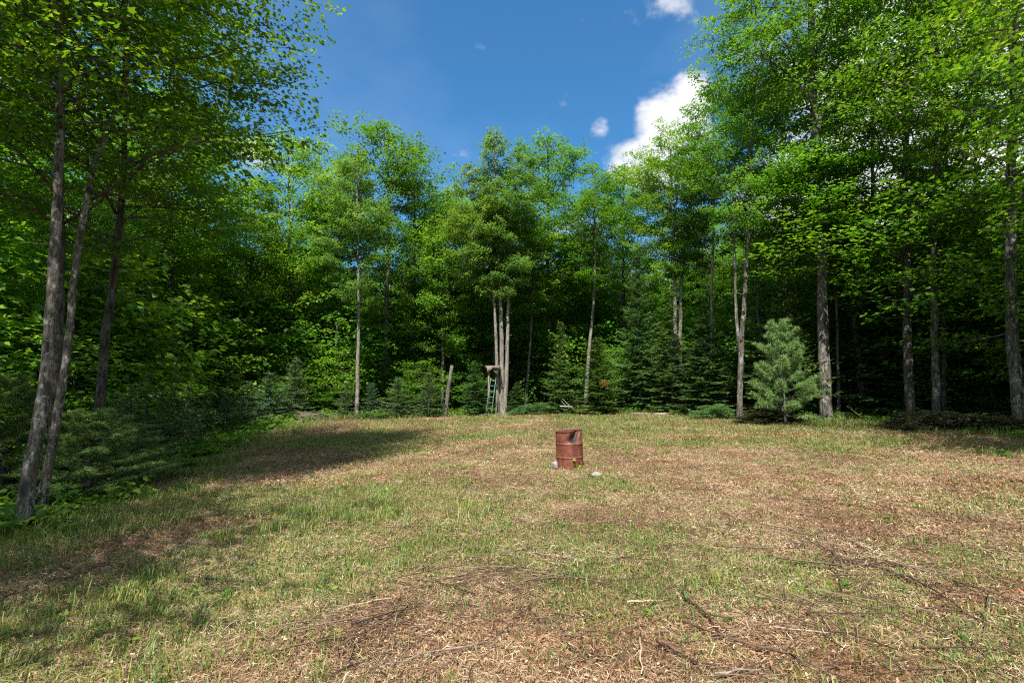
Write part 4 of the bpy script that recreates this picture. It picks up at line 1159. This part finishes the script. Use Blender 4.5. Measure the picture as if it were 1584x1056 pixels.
weed('yellow green young maple leaves hanging low right of the three stemmed tree', (at(812, 600, 32.2).x, 32.2), leafy_clump(306, 110, .75, 2.8, .16, M['weed'], T_MAPLE), 1.0, 'young_maple')

# ------------------------------------------------------------------ ladder stand
def plank(mb, a, b, w, th, up=(0, 0, 1)):
    a, b = np.array(a, float), np.array(b, float); d = unit(b - a); u = np.array(up, float); s = unit(np.cross(d, u)); u2 = np.cross(s, d)
    V = [p + s * w / 2 * i + u2 * th / 2 * j for p in (a, b) for (i, j) in ((-1, -1), (1, -1), (1, 1), (-1, 1))]
    mb.add(V, [(0, 3, 2, 1), (4, 5, 6, 7), (0, 1, 5, 4), (1, 2, 6, 5), (2, 3, 7, 6), (3, 0, 4, 7)])
def part(name, parent, a, b, w, th, mat, up=(0, 0, 1)):
    mb = MB(); plank(mb, a, b, w, th, up); return obj(name, mb.mesh(name, mat), parent)
def ladder_stand():
    Y = 30.6
    o = at(762, 634, Y); g = hz(o.x, Y); o = Vector((o.x, Y, g))
    st = thing('hunting_stand', 'weathered wooden platform box beside the three stemmed tree', 'hunting stand', o)
    L = lambda px, py, dy=0: at(px, py, Y + dy) - o
    zt = L(760, 566).z
    x0, x1 = L(754, 566).x, L(770.5, 566).x
    for (xx, yy, zb) in ((x0 + .08, 0, L(756, 597).z - 1.6), (x1 - .06, 0, L(769, 579).z), (x0 + .08, .8, -.1), (x1 - .06, .8, -.1)):
        part('post', st, (xx, yy, zb), (xx, yy, zt - .05), .10, .10, M['old_wood'], (0, 1, 0))
    part('post', st, (x0 + .08, -.02, -.2), (x0 + .08, 0, L(756, 597).z - 1.62), .09, .09, M['old_wood'], (0, 1, 0))
    for q in range(5):
        part('floor_board', st, (x0 - .12, .0 + q * .19, zt), (x1 + .12, .0 + q * .19, zt), .17, .045, M['old_board'])
    part('rail_board', st, (x0 - .10, -.13, zt - .09), (x1 + .12, -.13, zt - .09), .04, .16, M['old_board'])
    mb = MB()   # triangular gusset
    a, b, c = (x0 - .02, zt - .02), (x0 - .02, L(756, 578).z), (x1 - .22, zt - .02)
    V = [(p[0], yy, p[1]) for yy in (-.19, -.155) for p in (a, b, c)]
    mb.add(V, [(0, 1, 2), (5, 4, 3)]); mb.F.append((np.array([(0, 3, 4, 1), (1, 4, 5, 2), (2, 5, 3, 0)]) + 0, 0))
    obj('gusset', mb.mesh('gusset', M['old_board']), st)
    front_ = L(757, 566)
    part('brace', st, (x1 - .06, -.04, zt - .55), (x1 - .35, -.04, zt - .1), .07, .04, M['old_wood'], (0, 1, 0))
    ld = thing('ladder', 'green metal ladder leaning up to the wooden platform beside the three stemmed tree', 'ladder', o)
    f0, f1 = Vector((L(752, 632).x, -.9, -.05)), Vector((L(760.5, 632).x, -.9, -.05))
    t0, t1 = Vector((L(759.5, 584).x, -.24, L(762, 584).z)), Vector((L(767.5, 584).x, -.24, L(767, 584).z))
    for a, b in ((f0, t0), (f1, t1)):
        mb = MB(); tube(mb, [a, a.lerp(b, .5), b], .022, 8, rough=0); obj('rail', mb.mesh('rail', M['ladder'], True), ld)
    for q in range(7):
        s = .08 + q * .142
        mb = MB(); tube(mb, [f0.lerp(t0, s), f1.lerp(t1, s)], .019, 8); obj('rung', mb.mesh('rung', M['ladder'], True), ld)
ladder_stand()

# -- leaning cut pole, fallen log, bits of fence
def stick_mesh(pts, r0, r1, mat, sides=8, rough=.06, forks=(), wob=.0):
    mb = MB(); pts = np.array([tuple(p) for p in pts], float); n = max(len(pts), 7)
    s = np.linspace(0, len(pts) - 1, n); P = np.stack([np.interp(s, np.arange(len(pts)), pts[:, i]) for i in range(3)], -1)
    L = np.linalg.norm(P[-1] - P[0]); P[1:-1] += rng.normal(0, wob * L, (n - 2, 3)) * np.array([1, 1, .25])
    tube(mb, P, np.linspace(r0, r1, n), sides, rough=rough)
    for (k_, d, r) in forks:
        q = P[k_]; tube(mb, [q, q + np.array(d) * .5 + rng.normal(0, .02, 3) * L * .3, q + np.array(d)], [r, r * .8, r * .3], 5, rough=rough)
    return mb.mesh('stick', mat, True)
def wood_thing(name, label, cat, pts, r0, r1, mat, forks=(), wob=0, group=None):
    b = Vector(pts[0]); o = obj(name, stick_mesh([Vector(p) - b for p in pts], r0, r1, M[mat], 9, .05, forks, wob), None, b); tag(o, label, cat, group); return o
a = at(689, 640, 29.6); a.z = hz(a.x, a.y) - .1
wood_thing('cut_pole', 'leaning broken off tree pole with pale brown bark, left of the ladder stand', 'dead tree', [a, at(693, 605, 29.6), at(699, 565, 29.7)], .13, .10, 'bark_fir')
a, b = at(975, 640, 28.5), at(1068, 638, 26.8)
a.z = hz(a.x, a.y) + .06; b.z = hz(b.x, b.y) + .10
wood_thing('fallen_log', 'long thin pale grey log lying along the edge of the wood right of the drum', 'log', [a, a.lerp(b, .5), b], .055, .085, 'log_grey')
a, b = at(866, 628, 29.3), at(886, 629, 29.4)
wood_thing('fallen_pole', 'short whitish pole lying raised behind the drum', 'log', [a, b], .04, .035, 'log_grey', [(3, (-.3, 0, .35), .02), (5, (-.5, .1, .5), .02)])
a, b = at(884, 631, 28.9), at(928, 630, 29.1)
wood_thing('fallen_pole', 'dark rusty brown pole propped level under the low fir', 'log', [a, b], .05, .05, 'stick_brown')
a, b = at(1310, 628, 21.6), at(1342, 645, 20.8)
b.z = hz(b.x, b.y) + .05
wood_thing('dead_branch', 'thin bare branch leaning down to the right of the tallest edge maple', 'branch', [b, a], .03, .015, 'stick_brown', [(4, (-.2, 0, .3), .01)])
a = gp(1457, 668)
wood_thing('dead_branch', 'pale forked twig sticking out in front of the long brush heap', 'branch', [a, a + Vector((-.45, .1, .22))], .015, .006, 'log_grey', [(1, (.55, .1, .28), .012), (2, (-.1, -.1, .3), .008)])

# -- heaps of cut boughs
def heap(label, px0, px1, py, Y, h, needle_mat, n_stick, n_bough, mats='limb', mat2=None, seed=0, depth=1.0):
    r = np.random.default_rng(seed)
    A, B = at(px0, py, Y), at(px1, py, Y); cx = (A.x + B.x) / 2; w = (B.x - A.x) / 2; g = hz(cx, Y)
    t = thing('brush_pile', label, 'brush pile', (cx, Y, g))
    mb, fm = MB(), MB(); Cc, Dd, Tt = [], [], []
    for q in range(n_stick):
        u = r.uniform(-1, 1); hh = h * (1 - u * u) ** .5 * r.random()
        c = np.array([u * w, r.normal(0, depth * .35), .04 + hh * .8]); a = r.uniform(0, 6.28); L = r.uniform(.25, .8); d = np.array([math.cos(a), math.sin(a) * .6, r.normal(0.05, .22)])
        w_ = r.uniform(.006, .018)
        P0, P1 = c - d * L, c + d * L; P0[2] = max(P0[2], .02); P1[2] = max(P1[2], .02)
        tube(mb, [P0, c + r.normal(0, .04, 3), P1], [w_, w_ * .8, w_ * .3], 5, cap=False)
    o = obj('cut_sticks', mb.mesh('cut_sticks', M[mats]), t); o['kind'] = 'stuff'
    for q in range(n_bough):
        u = r.uniform(-1, 1); z = h * (1 - u * u) ** .5
        c = np.array([u * w, r.normal(0, depth * .33), .03 + z * r.uniform(.3, 1)]); a = r.uniform(0, 6.28)
        d = np.array([math.cos(a), math.sin(a), r.uniform(-.4, .15)]); L = r.uniform(.25, .6)
        side = np.array([-d[1], d[0], 0])
        for s in np.linspace(.1, 1, 10):
            for sg in (-1, 1):
                L2 = .20 * (1.1 - s) + .05; dd = unit(d * .7 + side * sg * .8)
                for k_ in np.linspace(.2, 1, 5):
                    p = c + d * L * s + dd * L2 * k_; p[2] = max(p[2], .02); Cc.append(p); Dd.append(dd * .5 + d * .5 + r.normal(0, .5, 3)); Tt.append(r.normal(.5, .2))
    if Cc:
        Cc = np.array(Cc); Dd = np.array(Dd)
        leaves(fm, Cc, np.stack([r.normal(0, .5, len(Cc)), r.normal(0, .5, len(Cc)), np.ones(len(Cc))], -1), Dd, .075 * r.uniform(.7, 1.3, len(Cc)), np.array([(-.14, 0, 0), (.14, 0, 0), (0, 1, 0)]), np.clip(Tt, 0, 1))
        o = obj('boughs', fm.mesh('boughs', M[needle_mat]), t); o['kind'] = 'stuff'
heap('long heap of wilted olive pine boughs below the grey maple on the right', 1385, 1520, 660, 17.5, .62, 'dead_bough', 60, 420, seed=1, depth=1.3)
heap('small heap of wilted boughs under the right edge maple', 1515, 1572, 665, 16.6, .5, 'dead_bough', 30, 140, seed=2)
heap('brown green heap of boughs under the bluish pine', 1150, 1230, 648, 21.3, .62, 'dead_bough', 30, 220, seed=3)
heap('soft grey green brush heap left of the two stemmed edge maple', 1078, 1140, 645, 24.0, .7, 'fir', 30, 160, seed=4)
heap('bare grey branch tangle in front of the tallest blue green spruce', 445, 515, 652, 27.6, .55, 'dead_bough', 120, 20, 'stick_grey', seed=5)
heap('low heap of rust brown needles at the foot of the clean pale trunk', 520, 560, 648, 28.6, .25, 'rust_bough', 30, 60, seed=6)
heap('low olive green heap of boughs right of the clean pale trunk', 556, 598, 648, 28.3, .4, 'fir', 16, 130, seed=7)
heap('green leafy brush mound right of the three stemmed tree', 790, 880, 638, 30.5, .7, 'fir', 20, 260, seed=8)
# the dead orange bough on the low fir
dd = thing('dead_bough', 'rust red dead bough tip caught on the low fir behind the drum', 'branch', at(935, 592, 28.0))
mb = MB(); r = np.random.default_rng(77); n = 110
leaves(mb, r.normal(0, .09, (n, 3)), r.normal(0, 1, (n, 3)), r.normal(0, 1, (n, 3)), .12, np.array([(-.12, 0, 0), (.12, 0, 0), (0, 1, 0)]), r.uniform(0, 1, n))
obj('needles', mb.mesh('needles', M['rust_bough']), dd)['kind'] = 'stuff'
mb = MB(); tube(mb, [(.0, 1.3, -.1), (0, .4, 0), (0, 0, 0)], [.02, .012, .006], 5); obj('stem', mb.mesh('stem', M['limb']), dd)

# ------------------------------------------------------------------ larger sticks, each a thing
STICKS = [
 ((1056, 973), (1312, 1058), .011, 'stick_brown', 'longest grey brown stick crossing the near grass toward the bottom right'),
 ((1056, 926), (1134, 1007), .014, 'stick_brown', 'thick dark stick ending on the left part of the longest grey brown stick'),
 ((1437, 916), (1584, 1010), .008, 'stick_brown', 'long thin brown stick running out of the right side of the photo'),
 ((1302, 835), (1417, 909), .010, 'stick_brown', 'long stick through the middle of the twig bundle on the right'),
 ((1346, 882), (1413, 906), .016, 'stick_brown', 'thick dark stick at the lower end of the twig bundle on the right'),
 ((1265, 825), (1346, 852), .008, 'stick_grey', 'thin grey stick at the upper left end of the twig bundle on the right'),
 ((1340, 868), (1426, 885), .007, 'stick_pale', 'pale thin stick lying right of the twig bundle'),
 ((1290, 850), (1305, 925), .011, 'stick_brown', 'reddish forked stick left of the twig bundle'),
 ((1017, 1003), (1062, 1027), .017, 'stick_brown', 'short thick chunk of branch near the bottom centre right'),
 ((990, 998), (992, 1052), .010, 'stick_pale', 'pale straight stick pointing at the camera left of the thick chunk'),
 ((970, 941), (1034, 938), .009, 'stick_pale', 'pale split stick lying level above the thick chunk'),
 ((895, 902), (966, 917), .009, 'stick_brown', 'brown stick lying level right of the crossing pair'),
 ((919, 877), (852, 909), .008, 'stick_brown', 'brown stick rising to the right to meet the level one'),
 ((828, 862), (919, 877), .008, 'stick_grey', 'grey brown stick meeting the rising one at its right end'),
 ((821, 966), (857, 966), .010, 'stick_brown', 'short dark level stick in the middle of the near ground'),
 ((821, 943), (764, 1003), .007, 'stick_brown', 'thin stick sloping down to the left beside the short dark level stick'),
 ((750, 1005), (595, 1037), .008, 'stick_grey', 'long thin stick crossing the bottom left of centre'),
 ((565, 988), (524, 1056), .009, 'stick_brown', 'dark stick running to the bottom edge left of centre'),
 ((606, 934), (518, 952), .007, 'stick_pale', 'pale stick with a fan of thin twigs left of centre'),
 ((747, 914), (780, 925), .010, 'stick_brown', 'short dark stick in the tangle of twigs below the drum'),
 ((700, 905), (768, 878), .007, 'stick_brown', 'thin stick along the top of the tangle of twigs below the drum'),
 ((768, 880), (810, 902), .007, 'stick_brown', 'thin stick on the right of the tangle of twigs below the drum'),
 ((437, 976), (530, 955), .006, 'stick_grey', 'thin grey stick in the grass at lower left'),
 ((222, 1012), (188, 1056), .009, 'stick_brown', 'dark stick at the bottom edge in the shaded left grass'),
 ((0, 1032), (34, 1018), .010, 'stick_brown', 'dark stick at the bottom left corner'),
 ((1133, 858), (1198, 852), .007, 'stick_grey', 'pale grey level stick left of the twig bundle on the right'),
 ((1198, 980), (1289, 990), .006, 'stick_pale', 'thin pale stick above the longest grey brown stick'),
 ((1106, 1055), (1191, 1046), .009, 'stick_grey', 'grey stick along the bottom edge under the longest one'),
 ((1530, 930), (1520, 1000), .007, 'stick_brown', 'thin stick crossing the long one near the right side'),
 ((660, 868), (688, 853), .006, 'stick_pale', 'small pale stick up left of the tangle of twigs'),
]
for (p, q, rad, mt, lab) in STICKS:
    A, B = gp(*p), gp(*q); rad *= .85; A.z += rad + .04; B.z += rad * .5 + .035
    L = (B - A).length; mid = A.lerp(B, .5); mid.z = max(hz(mid.x, mid.y) + rad + .02, mid.z * .5 + .5 * hz(mid.x, mid.y) + rad + .02)
    d = (B - A).normalized(); s = Vector((-d.y, d.x, 0))
    fk = []
    for _ in range(random.choice([1, 2, 3])):
        fk.append((random.choice([2, 3, 4]), tuple((d * random.uniform(.3, .6) + s * random.choice([-1, 1]) * random.uniform(.2, .45) + Vector((0, 0, random.uniform(0, .12)))) * min(L, 1.0) * random.uniform(.3, .55)), rad * .5))
    wood_thing('stick', lab, 'stick', [A, mid, B], rad, rad * .45, mt, fk, .022)
nx_ = []
for q in range(420):
    Y_ = 2.3 + 9 * random.random() ** 1.6; X_ = random.uniform(-1.0 * Y_, 1.15 * Y_)
    if X_ < -1.2 - .25 * Y_ and random.random() < .8: continue
    nx_.append((X_, Y_))
mb = MB()
for (X_, Y_) in nx_:
    a = random.uniform(0, PI); L_ = random.uniform(.12, .55); w = random.uniform(.002, .0055)
    ps = []
    for k_ in (-1, -.4, .2, 1):
        xx, yy = X_ + math.cos(a) * L_ * k_ + random.gauss(0, .03), Y_ + math.sin(a) * L_ * k_ + random.gauss(0, .03)
        ps.append((xx, yy, hz(xx, yy) + .035 + random.random() * .02))
    tube(mb, ps, [w, w * .9, w * .7, w * .3], 5, float(np.clip(rng.normal(.5, .3), 0, 1)), cap=False)
tag(obj('loose_twigs', mb.mesh('loose_twigs', M['twig'])), 'long thin loose twigs lying every way over the near ground', None, None, 'stuff')
# a loose bundle of fine twigs on the right, one tangle below the drum
def tangle(label, x0, y0, L, W, n, seed, az):
    r = np.random.default_rng(seed); mb = MB(); o = gp(x0, y0)
    for q in range(n):
        c = np.array([r.normal(0, L), r.normal(0, W), .03 + .04 * r.random()]); a = r.normal(0, .55) if r.random() < .75 else r.uniform(0, 3.1); l = r.uniform(.12, .42)
        d = np.array([math.cos(a), math.sin(a), r.normal(0, .05)]); w = r.uniform(.0025, .007)
        tube(mb, [c - d * l, c + r.normal(0, .02, 3) * np.array([1, 1, .3]), c + d * l], [w, w * .8, w * .4], 5, float(np.clip(r.normal(.5, .25), 0, 1)), cap=False)
    ob = obj('twig_tangle', mb.mesh('twig_tangle', M['twig']), None, o, (0, 0, az)); tag(ob, label, None, None, 'stuff')
tangle('bundle of fine reddish twigs lying together on the right of the near ground', 1365, 878, .42, .30, 40, 5, -.75)
tangle('tangle of fine twigs below the drum', 770, 900, .45, .28, 34, 6, .3)
tangle('fan of fine brown twigs left of centre', 590, 960, .35, .32, 26, 7, .5)
tangle('loose twigs at the bottom right', 1440, 960, .55, .40, 30, 8, -.5)
print('TRIS', sum(len(m.loops) - 2 * len(m.polygons) for m in bpy.data.meshes), 'objs', len(bpy.data.objects))
